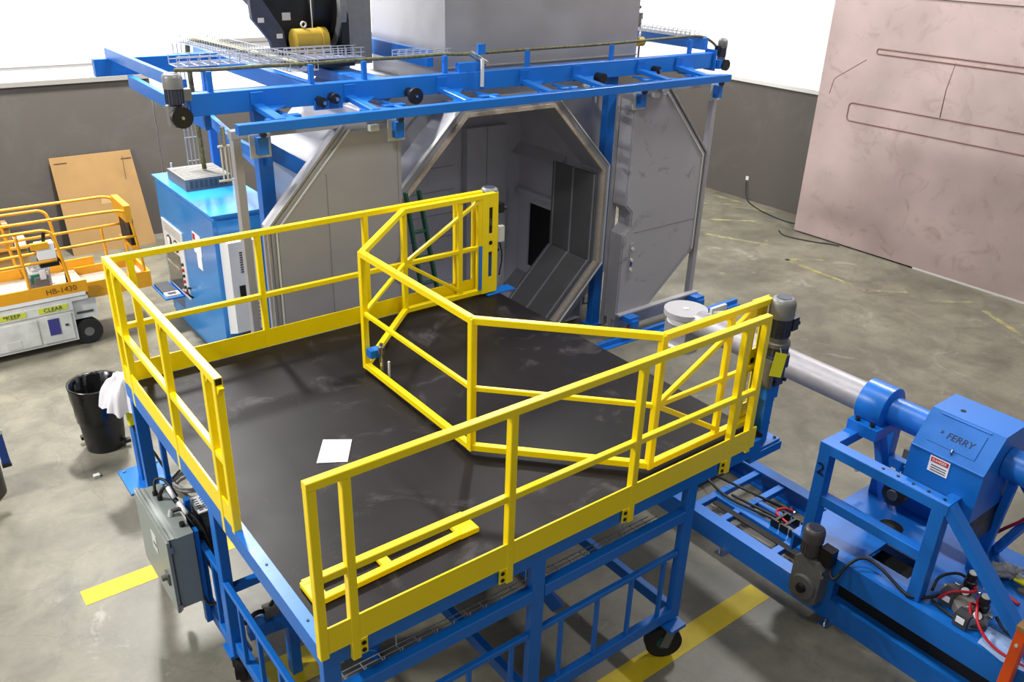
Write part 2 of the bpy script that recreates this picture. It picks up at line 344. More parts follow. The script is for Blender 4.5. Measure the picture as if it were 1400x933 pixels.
# chamber lining
X0, X1, Y1 = 3.18, 6.55, 6.75
B('chamber_floor', chm, ov, X0, X1, 5.22, Y1, .03, .06); B('chamber_ceiling', chm, ov, X0, X1, 5.22, Y1, 3.3, 3.33)
B('side_lining', chm, ov, X0 - .03, X0, 5.22, Y1, .06, 3.3)
B('side_lining', chm, ov, X1, X1 + .03, 5.22, 5.80, .06, 3.3); B('side_lining', chm, ov, X1, X1 + .03, 6.50, Y1, .06, 3.3)
B('side_lining', chm, ov, X1, X1 + .03, 5.80, 6.50, .06, .45); B('side_lining', chm, ov, X1, X1 + .03, 5.80, 6.50, 1.45, 3.3)
MB().box(X1 + .03, X1 + .04, 5.7, 6.6, .35, 1.55).build('duct_back', dark, ov)
MB().prism([(5.75, 1.60), (6.65, 1.60), (6.65, 1.66), (5.75, 1.66)], 'x', 6.44, 6.55).build('duct_lip', chm, ov)
MB().prism([(6.55, 2.32), (6.55, 2.18), (6.38, 2.18)], 'y', 5.7, 6.75).build('duct_lip', chm, ov)
for k in range(3): B('rivet', lght, ov, 6.53, 6.55, 5.9 + .22 * k, 5.93 + .22 * k, 1.49, 1.52)
B('back_lining', chm, ov, X0, X1, Y1, Y1 + .03, .06, 3.3)
for k in range(9): B('panel', chm, ov, X0, 5.36, Y1 - .02, Y1, .08 + .34 * k, .08 + .34 * k + .332)
for a, b in ((5.5, 5.84), (5.85, 6.2)): B('baffle_panel', chm, ov, a, b, Y1 - .13, Y1 - .01, .08, 2.62)
# octagon baffles inside the mouth
for p0, p1 in (((6.355, 2.26), (6.355, 1.02)), ((6.33, 1.058), (5.46, .188)), ((3.375, 2.26), (3.375, 1.02)), ((3.40, 1.058), (4.27, .188)), ((4.3, .215), (5.43, .215))):
    for ya, yb in ((4.86, 5.30), (5.31, 5.75)):
        d = V((p1[0] - p0[0], 0, p1[1] - p0[1])); c = V(((p0[0] + p1[0]) / 2, 0, (p0[1] + p1[1]) / 2)); nrm = V((-d.z, 0, d.x)).normalized()
        MB().bar((p0[0], (ya + yb) / 2, p0[1]), (p1[0], (ya + yb) / 2, p1[1]), yb - ya, .03, up=nrm, c=0).build('baffle_panel', baf, ov)
    for y in (4.9, 5.32, 5.7): MB().bar((p0[0], y, p0[1]), (p1[0], y, p1[1]), .02, .045, up=nrm, c=0).build('baffle_seam', liner, ov)
B('roof_box', steel, ov, 4.28, 7.33, 5.32, 7.0, 3.45, 5.3); B('heat_chamber', steel, ov, 6.98, 7.33, 5.6, 7.0, .02, 3.45)
B('roof_seam', trimg, ov, 4.27, 7.34, 5.305, 5.32, 3.66, 3.675)
MB().bar((3.60, 5.19, 3.0), (3.86, 5.19, 3.24), .012, .02, up=(0, 1, 0), c=0).build('front_seam', trimg, ov)
CYL('pressure_switch', motg, ov, (7.42, 5.4, 4.02), (7.42, 5.4, 4.18), .045, 14); CYL('switch_cap', blk, ov, (7.42, 5.4, 4.25), (7.36, 5.4, 4.25), .02, 10)
CYL('gas_valve', gold, ov, (7.38, 5.36, 3.82), (7.48, 5.36, 3.82), .06, 12); TUBE('gas_pipe', chrome, ov, [(7.42, 5.36, 3.5), (7.42, 5.36, 4.1)], .014, 8, 0)
B('bracket', steel, ov, 7.33, 7.42, 5.38, 5.42, 4.0, 4.05)

# ladder leaning in the mouth
ld = thing('step_ladder', (3.65, 4.78, 0), 'green ladder leaning against the left edge of the oven mouth', 'ladder')
lt, lb2 = [(3.36, 4.72, 2.5), (3.53, 4.72, 2.5)], [(3.58, 4.40, .02), (3.82, 4.40, .02)]
lp = lambda i, t: tuple(lt[i][k] + (lb2[i][k] - lt[i][k]) * t for k in range(3))
for i in (0, 1): BAR('rail', green, ld, lt[i], lb2[i], .03, .07, up=(0, 1, 0)); BAR('foot', rub, ld, lp(i, .965), lp(i, .995), .05, .1, up=(0, 1, 0))
for k in range(8): BAR('rung', green, ld, lp(0, .06 + .12 * k), lp(1, .06 + .12 * k), .03, .05, up=(0, 1, 0))

# ------------------------------------------------------------------ oven doors
def half_door(name, sgn, label):
    """sgn=+1 right half, -1 left half; local u grows away from the closing edge"""
    root = thing(name, (CX + sgn * 2.4, 4.6, .0), label, 'door'); e = 1.675
    X = lambda u: CX + sgn * (e + u)
    def P(poly): return [(X(u), z) for u, z in poly]
    skin = doorsc if sgn > 0 else doorm
    edge = [(0, 3.32), (.62, 3.34), (1.47, 2.43), (1.48, 1.04), (.55, .26), (0, .26), (0, 1.50), (.12, 1.60), (.12, 1.79), (0, 1.90)]
    MB().prism(P(edge), 'y', 4.50, 4.72).build('insulated_panel', skin, root)
    MB().prism(P([(.03, 3.28), (.59, 3.29), (1.40, 2.41), (1.41, 1.08), (.53, .33), (.03, .33), (.03, 1.49), (.15, 1.59), (.15, 1.8), (.03, 1.91)]), 'y', 4.488, 4.50).build('skin_panel', skin, root)
    for a, b in (((.64, 3.36), (1.50, 2.44)), ((1.50, 2.44), (1.50, 1.03))): MB().bar((X(a[0]), 4.53, a[1]), (X(b[0]), 4.53, b[1]), .03, .10, up=(0, 1, 0)).build('edge_channel', steel, root)
    for a, b in (((.58, 3.31), (1.41, 2.42)), ((1.42, 2.42), (1.43, 1.05))): MB().bar((X(a[0]), 4.485, a[1]), (X(b[0]), 4.485, b[1]), .02, .02, up=(0, 1, 0)).build('edge_rib', lght, root)
    BAR('frame_post', doorm, root, (X(1.50 + (.07 if sgn > 0 else .2)), 4.56, .1), (X(1.50 + (.07 if sgn > 0 else .2)), 4.56, 3.32), .08, .09)
    BAR('frame_post', doorm, root, (X(.05), 4.77, .1), (X(.05), 4.77, 3.38), .09, .05)
    BAR('frame_rail', doorm, root, (X(0), 4.56, 3.36), (X(1.75 if sgn < 0 else 1.62), 4.56, 3.36), .10, .08)
    BAR('frame_rail', doorm, root, (X(0), 4.60, .17), (X(1.75 if sgn < 0 else 1.62), 4.60, .17), .06, .2)
    BAR('sill_angle', doorm, root, (X(0), 4.46, .345), (X(1.62), 4.46, .345), .09, .03)
    MB().prism(P([(.02, .27), (.8, .27), (.5, .08), (.02, .08)]), 'y', 4.54, 4.56).build('toe_plate', doorm, root)
    for u in (.06, 1.5):
        hb = MB().box(min(X(u - .05), X(u + .05)), max(X(u - .05), X(u + .05)), 4.40, 4.48, 3.18, 3.34).build('hanger_bracket', blue, root)
        MB().cyl((X(u), 4.37, 3.37), (X(u), 4.42, 3.37), .03, 16).build('roller', motd, hb, 2)
        MB().box(min(X(u - .1), X(u + .1)), max(X(u - .1), X(u + .1)), 4.475, 4.488, 3.14, 3.36).build('backing_plate', lght, hb)
    for u in (.16, 1.52):
        wbk = MB().box(min(X(u - .09), X(u + .09)), max(X(u - .09), X(u + .09)), 4.28, 4.46, .26, .34).box(min(X(u - .06), X(u + .06)), max(X(u - .06), X(u + .06)), 4.24, 4.30, .14, .30).build('wheel_bracket', blue, root)
        MB().cyl((X(u), 4.29, .155), (X(u), 4.35, .155), .075, 20).build('wheel', redw, wbk, 2)
    B('rubber_stop', lght, root, X(.33) - .05, X(.33) + .05, 4.43, 4.49, 3.27, 3.33)
    if sgn > 0:
        bpl = B('bolt_plate', doorm, root, X(.16), X(.23), 4.478, 4.488, .86, 1.36)
        for z in (.98, 1.12, 1.28): MB().cyl((X(.195), 4.478, z), (X(.195), 4.455, z), .022, 12).build('bolt', lght, bpl, 2)
        B('name_strip', navy, bpl, X(.175), X(.215), 4.474, 4.479, 1.03, 1.1)
        MB().prism([(X(.2), 1.50), (X(1.4), 1.50), (X(1.4), 1.51), (X(.2), 1.51)], 'y', 4.485, 4.489).build('sheet_joint', trimg, root)
    else:
        for u, z0, z1 in ((.86, .5, 2.9), (.05, .3, 3.3)): B('sheet_joint', trimg, root, X(u) - .004, X(u) + .004, 4.484, 4.489, z0, z1)
        B('sheet_joint', trimg, root, X(1.4), X(.05), 4.484, 4.489, 1.0, 1.008)
        cy = MB().cyl((1.35, 4.46, 3.30), (1.35, 4.46, 3.46), .022, 12).build('pneumatic_cylinder', chrome, root, 2)
        MB().bar((1.315, 4.46, 3.28), (1.315, 4.46, 2.99), .012).bar((1.385, 4.46, 3.28), (1.385, 4.46, 2.99), .012).bar((1.29, 4.46, 3.29), (1.4, 4.46, 3.29), .02).bar((1.27, 4.46, 2.98), (1.41, 4.46, 2.98), .02).cyl((1.35, 4.46, 2.98), (1.35, 4.46, 3.29), .01, 8).build('latch_cage', lght, cy)
    return root
half_door('sliding_door', 1, 'right half octagon oven door in scuffed grey sheet with bolt plate')
half_door('sliding_door', -1, 'left half octagon oven door with smooth pale grey face behind the yellow rail')
tr = thing('door_track', (6, 4.32, 0), 'low blue floor track under the oven doors', 'track')
B('base_plate', blue, tr, 5.88, 9.0, 4.24, 4.46, 0, .015); B('rail', blue, tr, 5.95, 9.0, 4.30, 4.34, .015, .08)
MB().box(5.78, 5.95, 4.24, 4.50, 0, .015).box(5.93, 5.95, 4.42, 4.50, 0, .12).build('end_stop', blue, tr)
tr2 = thing('door_track', (2.5, 4.32, 0), 'blue floor track under the left oven door, mostly hidden by the platform', 'track')
B('base_plate', blue, tr2, .9, 3.85, 4.24, 4.46, 0, .015); B('rail', blue, tr2, .9, 3.8, 4.30, 4.34, .015, .08)

# ------------------------------------------------------------------ overhead blue frame
gf = thing('overhead_frame', (4.8, 5.0, 0), 'blue overhead steel frame carrying the oven doors', 'frame')
MB().bar((1.24, 4.96, 3.58), (8.43, 4.96, 3.58), .12, .2).build('main_beam', blue, gf)
B('end_plate', blue, gf, 8.42, 8.44, 4.86, 5.06, 3.44, 3.72); B('end_plate', blue, gf, 1.20, 1.22, 4.86, 5.06, 3.46, 3.7)
MB().bar((1.44, 4.35, 3.445), (8.12, 4.35, 3.445), .09, .09).build('door_rail', blue, gf)
BAR('back_beam', blue, gf, (1.06, 7.55, 3.585), (4.1, 7.55, 3.585), .1, .19)
BAR('side_beam', blue, gf, (1.24, 5.0, 3.74), (1.24, 7.62, 3.73), .05, .12)
BAR('side_beam', blue, gf, (1.42, 5.02, 3.39), (1.42, 7.5, 3.42), .06, .14)
BAR('side_beam', blue, gf, (2.5, 5.02, 3.59), (2.5, 7.5, 3.59), .14, .16); BAR('side_beam', blue, gf, (3.35, 5.02, 3.56), (3.35, 7.5, 3.56), .3, .12)
BAR('side_beam', blue, gf, (8.33, 4.98, 3.79), (8.33, 7.2, 3.79), .07, .16); BAR('side_beam', blue, gf, (4.1, 5.35, 3.78), (4.1, 8.2, 3.78), .08, .18)
BAR('tie_beam', blue, gf, (1.94, 4.9, 2.99), (1.94, 6.2, 2.99), .05, .12)
BAR('tie_beam', blue, gf, (2.6, 8.7, 2.75), (1.98, 5.1, 2.85), .06, .14); BAR('side_beam', blue, gf, (2.64, 7.5, 3.55), (2.64, 8.8, 3.55), .1, .12)
BAR('diagonal_brace', blue, gf, (1.93, 5.02, 3.10), (2.65, 5.02, 2.62), .12, .15)
for x, wd, y in ((1.92, .15, 5.02), (6.63, .15, 5.03)):
    cl = BAR('column', blue, gf, (x, y, 0.02), (x, y, 3.48), wd, .12, up=(0, 1, 0)); MB().box(x - .14, x + .14, y - .12, y + .12, 0, .02).build('base_plate', blue, cl)
for x, y in ((4.05, 7.45), (2.64, 8.75)): BAR('column', blue, gf, (x + .06, y, 0), (x + .06, y, 3.49), .1, .1)
for x in (1.86, 2.84, 3.95, 5.09, 5.9, 7.0, 7.72):
    MB().bar((x, 4.91, 3.53), (x + .02, 4.40, 3.47), .10, .05).bar((x, 4.90, 3.48), (x, 4.88, 3.66), .12, .02, up=(0, 1, 0)).bar((x - .08, 4.52, 3.46), (x + .08, 4.52, 3.46), .06, .03).prism([(x + .03, 4.9), (x + .30, 4.9), (x + .03, 4.62)], 'z', 3.505, 3.52).prism([(x + .03, 4.4), (x + .22, 4.4), (x + .03, 4.56)], 'z', 3.475, 3.487).build('rail_arm', blue, gf)
for x in (2.05, 3.2, 4.4, 5.55, 6.9, 7.75): MB().bar((x - .12, 4.64, 3.46), (x + .12, 4.64, 3.46), .09, .025).bar((x, 4.9, 3.46), (x, 4.4, 3.46), .05, .025).build('splice_plate', blue, gf)
for x, z in ((2.50, 3.52), (2.64, 3.545), (7.25, 3.53)): CYL('idler_pulley', blk, gf, (x, 4.9, z), (x, 4.80, z), .05, 16); CYL('pulley_bolt', chrome, gf, (x, 4.8, z), (x, 4.76, z), .02, 10)
B('pulley_plate', blue, gf, 2.44, 2.74, 4.86, 4.90, 3.44, 3.53)
CYL('chain_wheel', blk, gf, (3.53, 4.77, 3.51), (3.53, 4.73, 3.51), .085, 24); CYL('wheel_hub', blk, gf, (3.53, 4.9, 3.53), (3.53, 4.77, 3.51), .05, 14); CYL('pulley_bolt', chrome, gf, (3.53, 4.73, 3.51), (3.53, 4.715, 3.51), .015, 8)
CYL('chain_wheel', blk, gf, (6.26, 4.9, 3.5), (6.26, 4.78, 3.5), .06, 20)
for x in (1.46, 2.47, 3.06, 4.05, 5.20, 6.55, 8.0): BAR('tray_post', blue, gf, (x, 4.98, 3.68), (x, 4.98, 3.86), .05, .05)
sb = MB().cyl((4.40, 5.0, 3.87), (4.56, 4.9, 3.76), .03, 14).build('photo_sensor', chrome, gf, 2)
MB().bar((4.47, 4.86, 3.52), (4.47, 4.86, 3.82), .035, .03).build('sensor_post', lght, sb); MB().box(4.44, 4.54, 4.9, 4.93, 3.86, 3.97).build('sensor_bracket', blue, sb)
MB().box(4.2, 4.5, 4.92, 5.0, 3.66, 3.78).build('sensor_shelf', blue, sb)

# gearmotors at the ends of the beam
def fin_motor(root, base, r, h, m, n=28):
    """vertical motor: finned body and domed fan cover"""
    x, y, z = base
    body = MB().lathe((x, y, z), (x, y, z + h * .55), [(0, r * .6), (.08, r * .62), (.1, r * .88), (1, r * .9)], n)
    for k in range(18):
        a = 2 * PI * k / 18; body.bar((x + r * .9 * math.cos(a), y + r * .9 * math.sin(a), z + h * .08), (x + r * .9 * math.cos(a), y + r * .9 * math.sin(a), z + h * .52), .006, r * .12, up=(math.cos(a), math.sin(a), 0), c=0)
    body.build('motor_body', motd if m is motg else m, root, 2)
    MB().lathe((x, y, z + h * .53), (x, y, z + h), [(0, r), (.02, r * 1.03), (.72, r * 1.03), (.9, r * .93), (1, r * .7)], n).build('fan_cover', m, root, 2)
    MB().lathe((x, y, z + h), (x, y, z + h + .004), [(0, r * .6), (1, r * .6)], n).build('fan_grille', motd, root, 2)
gl = thing('gearmotor', (1.08, 4.82, 3.46), 'grey gearmotor with black disc at the left end of the overhead beam', 'motor')
fin_motor(gl, (1.10, 4.88, 3.60), .085, .28, motg)
B('gearbox', gear, gl, 1.02, 1.18, 4.80, 4.96, 3.42, 3.60, c=.03); CYL('drive_disc', blk, gl, (1.11, 4.80, 3.51), (1.11, 4.75, 3.51), .095, 28); CYL('disc_bolt', chrome, gl, (1.11, 4.75, 3.51), (1.11, 4.735, 3.51), .015, 10)
B('terminal_box', gear, gl, 1.17, 1.24, 4.83, 4.93, 3.64, 3.74)
gr = thing('gearmotor', (8.6, 4.9, 3.5), 'small dark gearmotor with blue gearbox at the right end of the overhead beam', 'motor')
fin_motor(gr, (8.62, 4.93, 3.60), .065, .25, motg); B('gearbox', blue, gr, 8.50, 8.60, 4.86, 4.97, 3.46, 3.58, c=.02); B('gear_neck', gear, gr, 8.57, 8.67, 4.88, 4.98, 3.5, 3.62, c=.02)
CYL('drive_disc', blk, gr, (8.64, 4.88, 3.51), (8.64, 4.83, 3.51), .075, 24); CYL('shaft', blue, gr, (8.44, 4.92, 3.53), (8.5, 4.92, 3.53), .02, 10); B('terminal_box', blk, gr, 8.52, 8.58, 4.9, 4.98, 3.68, 3.76)

# wire mesh cable trays
def tray(root, p, q, wd, h, step=.1):
    p = V(p); q = V(q); d = (q - p).normalized(); a = d.cross(V((0, 0, 1))).normalized() * wd / 2; u = V((0, 0, h)); L = (q - p).length; r = .007
    def wirebar(m, s, e): m.bar(s, e, r, r, c=0)
    m = MB()
    for s in (-1, 1):
        for t in (0, .5, 1): wirebar(m, p + a * s + u * t, q + a * s + u * t)
    for s in (-.4, .4): wirebar(m, p + a * s, q + a * s)
    stuff(m.build('long_wires', wire, root))
    m = MB(); k = 0
    while k * step <= L + .001:
        c = p + d * (k * step); wirebar(m, c - a, c - a + u); wirebar(m, c + a, c + a + u); wirebar(m, c - a, c + a); k += 1
    stuff(m.build('cross_wires', wire, root))
def tray_thing(p, q, wd, h, label, step=.1):
    t = thing('cable_tray', p, label, 'cable tray', 'wire mesh cable trays'); tray(t, p, q, wd, h, step); return t
tray_thing((1.30, 5.45, 3.86), (3.0, 5.45, 3.86), .25, .09, 'zinc wire mesh tray along the top of the overhead beam at the left end', .1)
tray_thing((2.42, 5.0, 3.80), (2.25, 7.9, 3.78), .30, .10, 'wire mesh tray running back beside the black fan with cables in it', .07)
tray_thing((2.6, 5.78, 3.80), (3.45, 5.78, 3.80), .2, .1, 'short wire mesh tray in front of the black fan', .09)
tray_thing((3.56, 5.2, 3.83), (4.24, 5.2, 3.83), .12, .08, 'short wire mesh tray beside the roof box with pale upright wires', .09)
tray_thing((8.20, 5.1, 3.87), (8.20, 7.2, 3.87), .2, .07, 'wire mesh tray on the right end frame behind the roof box', .08)
tag(MB().tube([(2.28, 7.98, 2.19), (2.27, 7.98, 2.6), (2.25, 7.98, 3.2), (2.25, 7.98, 3.7), (2.27, 7.85, 3.80), (2.32, 7.5, 3.82), (2.38, 6.6, 3.83), (2.42, 5.6, 3.84), (2.45, 5.15, 3.84)], .03, 10, 1).build('cable_bundle', olive, None, 1),
    'thick olive and black cable bundle looping from the frame down to the blue cabinet', 'cable')
wt = thing('cable_tray', (2.2, 8.0, 2.2), 'upright wire mesh tray with cables dropping to the blue cabinet', 'cable tray', 'wire mesh cable trays')
for k in range(4): BAR('wire', wire, wt, (2.10 + .05 * k, 8.03, 2.25), (2.10 + .05 * k, 8.03, 3.75), .012, .009, c=0)
for z in (2.3, 2.6, 2.9, 3.2, 3.5): BAR('wire', wire, wt, (2.09, 8.03, z), (2.27, 8.03, z), .009, .009, c=0)
tag(MB().tube([(1.14, 4.9, 3.9), (1.5, 5.05, 3.86), (2.0, 5.02, 3.87), (2.45, 5.02, 3.86), (3.06, 5.03, 3.87), (3.6, 5.02, 3.86), (4.05, 5.04, 3.87), (4.35, 5.05, 3.85), (5.2, 5.06, 3.86), (6.5, 5.06, 3.86), (7.6, 5.08, 3.88), (8.3, 5.06, 3.9), (8.5, 5.0, 3.8), (8.56, 4.96, 3.72)], .018, 8, 2).build('power_cable', olive, None, 1),
    'long thin cable running on posts along the overhead blue beam', 'cable')

# ------------------------------------------------------------------ blower
bl = thing('blower', (3.1, 6.5, 3.66), 'black centrifugal fan with a mustard yellow motor on top of the frame', 'fan')
MB().prism([(6.05, 3.72), (7.0, 3.72), (7.0, 4.45), (6.7, 4.6), (6.25, 4.45), (6.05, 4.2)], 'x', 3.38, 3.47).build('scroll_side', blk, bl)
CYL('scroll', blk, bl, (3.15, 6.75, 4.35), (3.4, 6.75, 4.35), .52, 36); MB().ring([(6.6 + .58 * math.cos(2 * PI * k / 32), 4.30 + .58 * math.sin(2 * PI * k / 32)) for k in range(32)], [(6.6 + .5 * math.cos(2 * PI * k / 32), 4.30 + .5 * math.sin(2 * PI * k / 32)) for k in range(32)], 'x', 3.36, 3.44).build('inlet_flange', motg, bl)
MB().prism([(2.46, 4.36), (2.60, 4.36), (2.82, 4.02), (2.86, 3.72), (2.70, 3.72), (2.66, 3.92), (2.47, 4.16)], 'y', 6.35, 6.42).build('belt_guard_face', motd, bl)
MB().prism([(2.50, 4.36), (3.25, 4.36), (3.25, 3.72), (2.86, 3.72), (2.82, 4.02)], 'y', 6.42, 6.75).build('belt_guard', blk, bl)
MB().box(3.0, 3.3, 6.5, 6.9, 4.38, 4.44).build('guard_top', blk, bl); TUBE('lifting_handle', blk, bl, [(2.8, 6.5, 4.37), (2.8, 6.5, 4.45), (3.0, 6.5, 4.45), (3.0, 6.5, 4.37)], .012, 8, 0)
mo = MB().lathe((2.86, 6.22, 3.935), (3.26, 6.22, 3.935), [(0, .09), (.02, .125), (.74, .125), (.76, .118), (.78, .135), (.97, .132), (1, .10)], 30).build('motor', gold, bl, 2)
MB().box(2.95, 3.15, 6.12, 6.32, 3.76, 3.82).build('motor_foot', gold, mo); MB().ring([(3.0 + .035 * math.cos(2 * PI * k / 16), 4.10 + .035 * math.sin(2 * PI * k / 16)) for k in range(16)], [(3.0 + .022 * math.cos(2 * PI * k / 16), 4.10 + .022 * math.sin(2 * PI * k / 16)) for k in range(16)], 'y', 6.21, 6.23).build('eye_bolt', lght, mo)
B('base_frame', blk, bl, 2.74, 3.5, 6.0, 7.0, 3.66, 3.76); B('outlet_duct', motg, bl, 3.475, 3.78, 6.1, 6.9, 3.66, 4.75)
for x, z in ((2.76, 3.98), (2.56, 4.15)): B('sticker', lght, bl, x - .03, x + .04, 6.342, 6.348, z - .03, z + .02)
B('sticker', trimw, bl, 2.84, 2.94, 6.41, 6.418, 4.13, 4.21)
B('oil_line', lght, bl, 3.14, 3.15, 6.3, 6.31, 4.0, 4.6)

# ------------------------------------------------------------------ blue control cabinet
cb = thing('control_cabinet', (2.2, 7.5, 0), 'tall blue control cabinet with white gauge panel on its left face', 'cabinet')
B('body', cabb, cb, 1.83, 2.62, 6.50, 8.66, 0.02, 2.0); B('door', cabb, cb, 1.81, 1.83, 6.50, 8.64, .10, 1.95); B('roof_lip', cabb, cb, 1.79, 2.64, 6.46, 8.68, 2.0, 2.025); B('plinth', blk, cb, 1.86, 2.6, 6.54, 8.6, 0, .02)
B('side_panel', cabb, cb, 1.86, 2.60, 6.485, 6.5, .1, 1.95)
gp = B('gauge_panel', wht, cb, 1.795, 1.81, 7.73, 8.56, .53, 1.46)
B('window', glassd, gp, 1.790, 1.796, 7.93, 8.52, .56, 1.08)
B('window_shelf', gask, gp, 1.786, 1.791, 8.0, 8.5, .86, .89)
for y in (8.30, 8.02):
    MB().lathe((1.795, y, 1.20), (1.78, y, 1.20), [(0, .085), (1, .085)], 24).build('chart_recorder', blk, gp, 2); MB().lathe((1.78, y, 1.20), (1.776, y, 1.20), [(0, .06), (1, .06)], 24).build('dial', paperm, gp, 2)
for k in range(6): MB().cyl((1.795, 7.84, .60 + .08 * k), (1.772, 7.84, .60 + .08 * k), .022, 12).build('push_button', blk if k % 2 else redst, gp, 2)
for k in range(5): B('print_line', trimg, gp, 1.793, 1.795, 7.8, 8.48, 1.32 + .025 * k, 1.328 + .025 * k)
MB().tube([(1.80, 7.66, .72), (1.75, 7.66, .74), (1.74, 7.62, .66), (1.80, 7.62, .60)], .014, 8, 1).build('door_handle', blk, cb, 1)
B('notice', paperm, cb, 1.803, 1.809, 7.02, 7.30, 1.35, 1.62); B('notice', paperm, cb, 1.803, 1.809, 7.05, 7.22, 1.16, 1.36); B('notice_print', redst, cb, 1.799, 1.804, 7.2, 7.28, 1.52, 1.6)
sh = MB().box(1.55, 1.81, 8.0, 8.6, .48, .50).build('keyboard_shelf', blue, cb)
B('touch_pad', keyg, sh, 1.57, 1.76, 8.17, 8.58, .50, .53); B('keypad', lght, sh, 1.57, 1.76, 8.02, 8.16, .50, .535); B('key_block', keyg, sh, 1.61, 1.72, 8.05, 8.13, .535, .54)
ac = MB().box(1.86, 2.22, 6.20, 6.485, .62, 1.76).add([(1.86, 6.2, .62), (2.22, 6.2, .62), (2.22, 6.485, .50), (1.86, 6.485, .50), (1.86, 6.485, .62), (2.22, 6.485, .62)], [(0, 1, 2, 3), (0, 3, 4), (1, 5, 2)]).build('air_conditioner', wht, cb)
for k in range(9): MB().box(1.98, 2.12 - .006 * k, 6.192, 6.2, 1.62 - .03 * k, 1.635 - .03 * k).build('vent_slot', keyg, ac)
B('display', blk, ac, 1.94, 2.10, 6.19, 6.2, 1.06, 1.22)
for k in range(5): B('vent_slot', trimg, ac, 2.04, 2.16, 6.194, 6.2, .74 + .05 * k, .76 + .05 * k)
B('filter_box', gear, cb, 2.02, 2.2, 6.44, 6.485, .40, .50)
vb = B('vent_box', gear, cb, 1.90, 2.50, 7.62, 8.32, 2.025, 2.17)
for k in range(8): B('louvre', keyg, vb, 1.96 + .062 * k, 1.995 + .062 * k, 7.612, 7.62, 2.055, 2.145)
for k in range(9): B('louvre', trimg, vb, 1.94, 2.46, 7.68 + .066 * k, 7.71 + .066 * k, 2.17, 2.174)
CYL('antenna', lght, cb, (2.0, 8.45, 2.02), (2.0, 8.45, 2.2), .012, 8)

# ------------------------------------------------------------------ yellow working platform on its blue frame
D = 1.72; H = 2.79
pf = thing('work_platform', (1.8, 1.75, 0), 'raised black work platform on a blue wheeled frame with yellow guard rails', 'platform')
B('deck', deckm, pf, .075, 3.66, .035, 3.50, D - .02, D)
MB().box(0, .075, .02, 1.62, D - .13, D + .004).build('edge_channel', blue, pf)
B('edge_channel', blue, pf, 0.0, .07, 1.62, 3.54, D - .13, D + .004)
B('deck_beam', blue, pf, 0, 3.60, .0, .035, D - .13, D - .002); B('deck_beam', blue, pf, 0, 3.66, 3.50, 3.56, D - .13, D - .002); B('motor_bracket', blue, pf, 3.5, 3.88, .0, .22, 1.53, 1.60); B('motor_bracket', blue, pf, 3.45, 3.8, 3.44, 3.66, 1.53, 1.60)
B('deck_beam', blue, pf, 3.60, 3.655, .04, 3.5, D - .13, D - .021); B('deck_beam', blue, pf, .08, 3.6, 1.60, 1.66, D - .13, D - .021)
B('latch_plate', blue, pf, 3.5, 3.86, 3.36, 3.50, D + .002, D + .014)
def leg(x, y, dx=.10, dy=.06, z0=.35):
    return BAR('leg', blue, pf, (x, y, z0), (x, y, D - .13), dx, dy, up=(0, 1, 0))
for x, y in ((.05, .03), (1.46, .03), (2.87, .03), (2.87, 1.66), (1.46, 1.66), (2.87, 3.4), (1.46, 3.4), (.05, 3.46)): leg(x, y)
BAR('leg', blue, pf, (.035, 1.66, .33), (.035, 1.66, D - .13), .07, .10, up=(0, 1, 0))
for x0, x1 in ((.1, 1.41), (1.51, 2.82)):
    BAR('cross_beam', blue, pf, (x0, .03, 1.34), (x1, .03, 1.34), .07, .09); BAR('guard_rail_bar', blue, pf, (x0, .03, 1.0), (x1, .03, 1.0), .04, .04); BAR('bottom_beam', blue, pf, (x0, .03, .41), (x1, .03, .41), .06, .10)
    n = 4
    for k in range(n): BAR('baluster', blue, pf, (x0 + .19 + .33 * k, .03, .46), (x0 + .19 + .33 * k, .03, .98), .03, .03)
for x in (.05, 1.46, 2.87):
    BAR('bottom_beam', blue, pf, (x, .06, .41), (x, 1.62, .41), .06, .10)
    for y in (.03, 1.66): pass
BAR('guard_rail_bar', blue, pf, (.02, .06, 1.0), (.02, 1.62, 1.0), .04, .04); BAR('guard_rail_bar', blue, pf, (.02, 1.70, 1.05), (.02, 2.30, 1.05), .04, .04)
for y in (.38, .72, 1.06, 1.38): BAR('baluster', blue, pf, (.02, y, .46), (.02, y, .98), .03, .03)
for y in (1.86, 2.06, 2.26): BAR('baluster', blue, pf, (.02, y, .46), (.02, y, 1.03), .03, .03)
BAR('bottom_beam', blue, pf, (.03, 1.70, .41), (.03, 2.32, .41), .06, .10); BAR('strut', blue, pf, (.02, 2.30, .36), (.02, 2.30, 1.30), .04, .05)
BAR('strut', blue, pf, (.02, 2.75, .5), (.02, 2.75, D - .13), .04, .04)
BAR('cross_beam', blue, pf, (.05, 1.66, .9), (1.41, 1.66, .9), .06, .06)
BAR('diagonal_brace', blue, pf, (1.55, 1.0, 1.5), (2.1, .5, .5), .05, .10); BAR('diagonal_brace', blue, pf, (1.50, .06, 1.55), (2.60, 1.6, .45), .08, .08)
def caster(x, y, rot):
    fp = MB().box(x - .08, x + .08, y - .08, y + .08, .30, .33).build('caster_plate', blue, pf)
    for a, b in ((-1, -1), (1, -1), (1, 1), (-1, 1)): pass
    d = V((math.cos(rot), math.sin(rot), 0)); c = V((x, y, .15)) + d * .05; a = V((-d.y, d.x, 0))
    MB().cyl(c - a * .035, c + a * .035, .145, 28).build('wheel', rub, fp, 2); MB().cyl(c - a * .04, c + a * .04, .06, 16).build('hub', green, fp, 2)
    MB().bar(c - a * .05 + V((0, 0, -.03)), V((x, y, .30)) - a * .05, .012, .07, up=d).bar(c + a * .05 + V((0, 0, -.03)), V((x, y, .30)) + a * .05, .012, .07, up=d).build('fork', gear, fp)
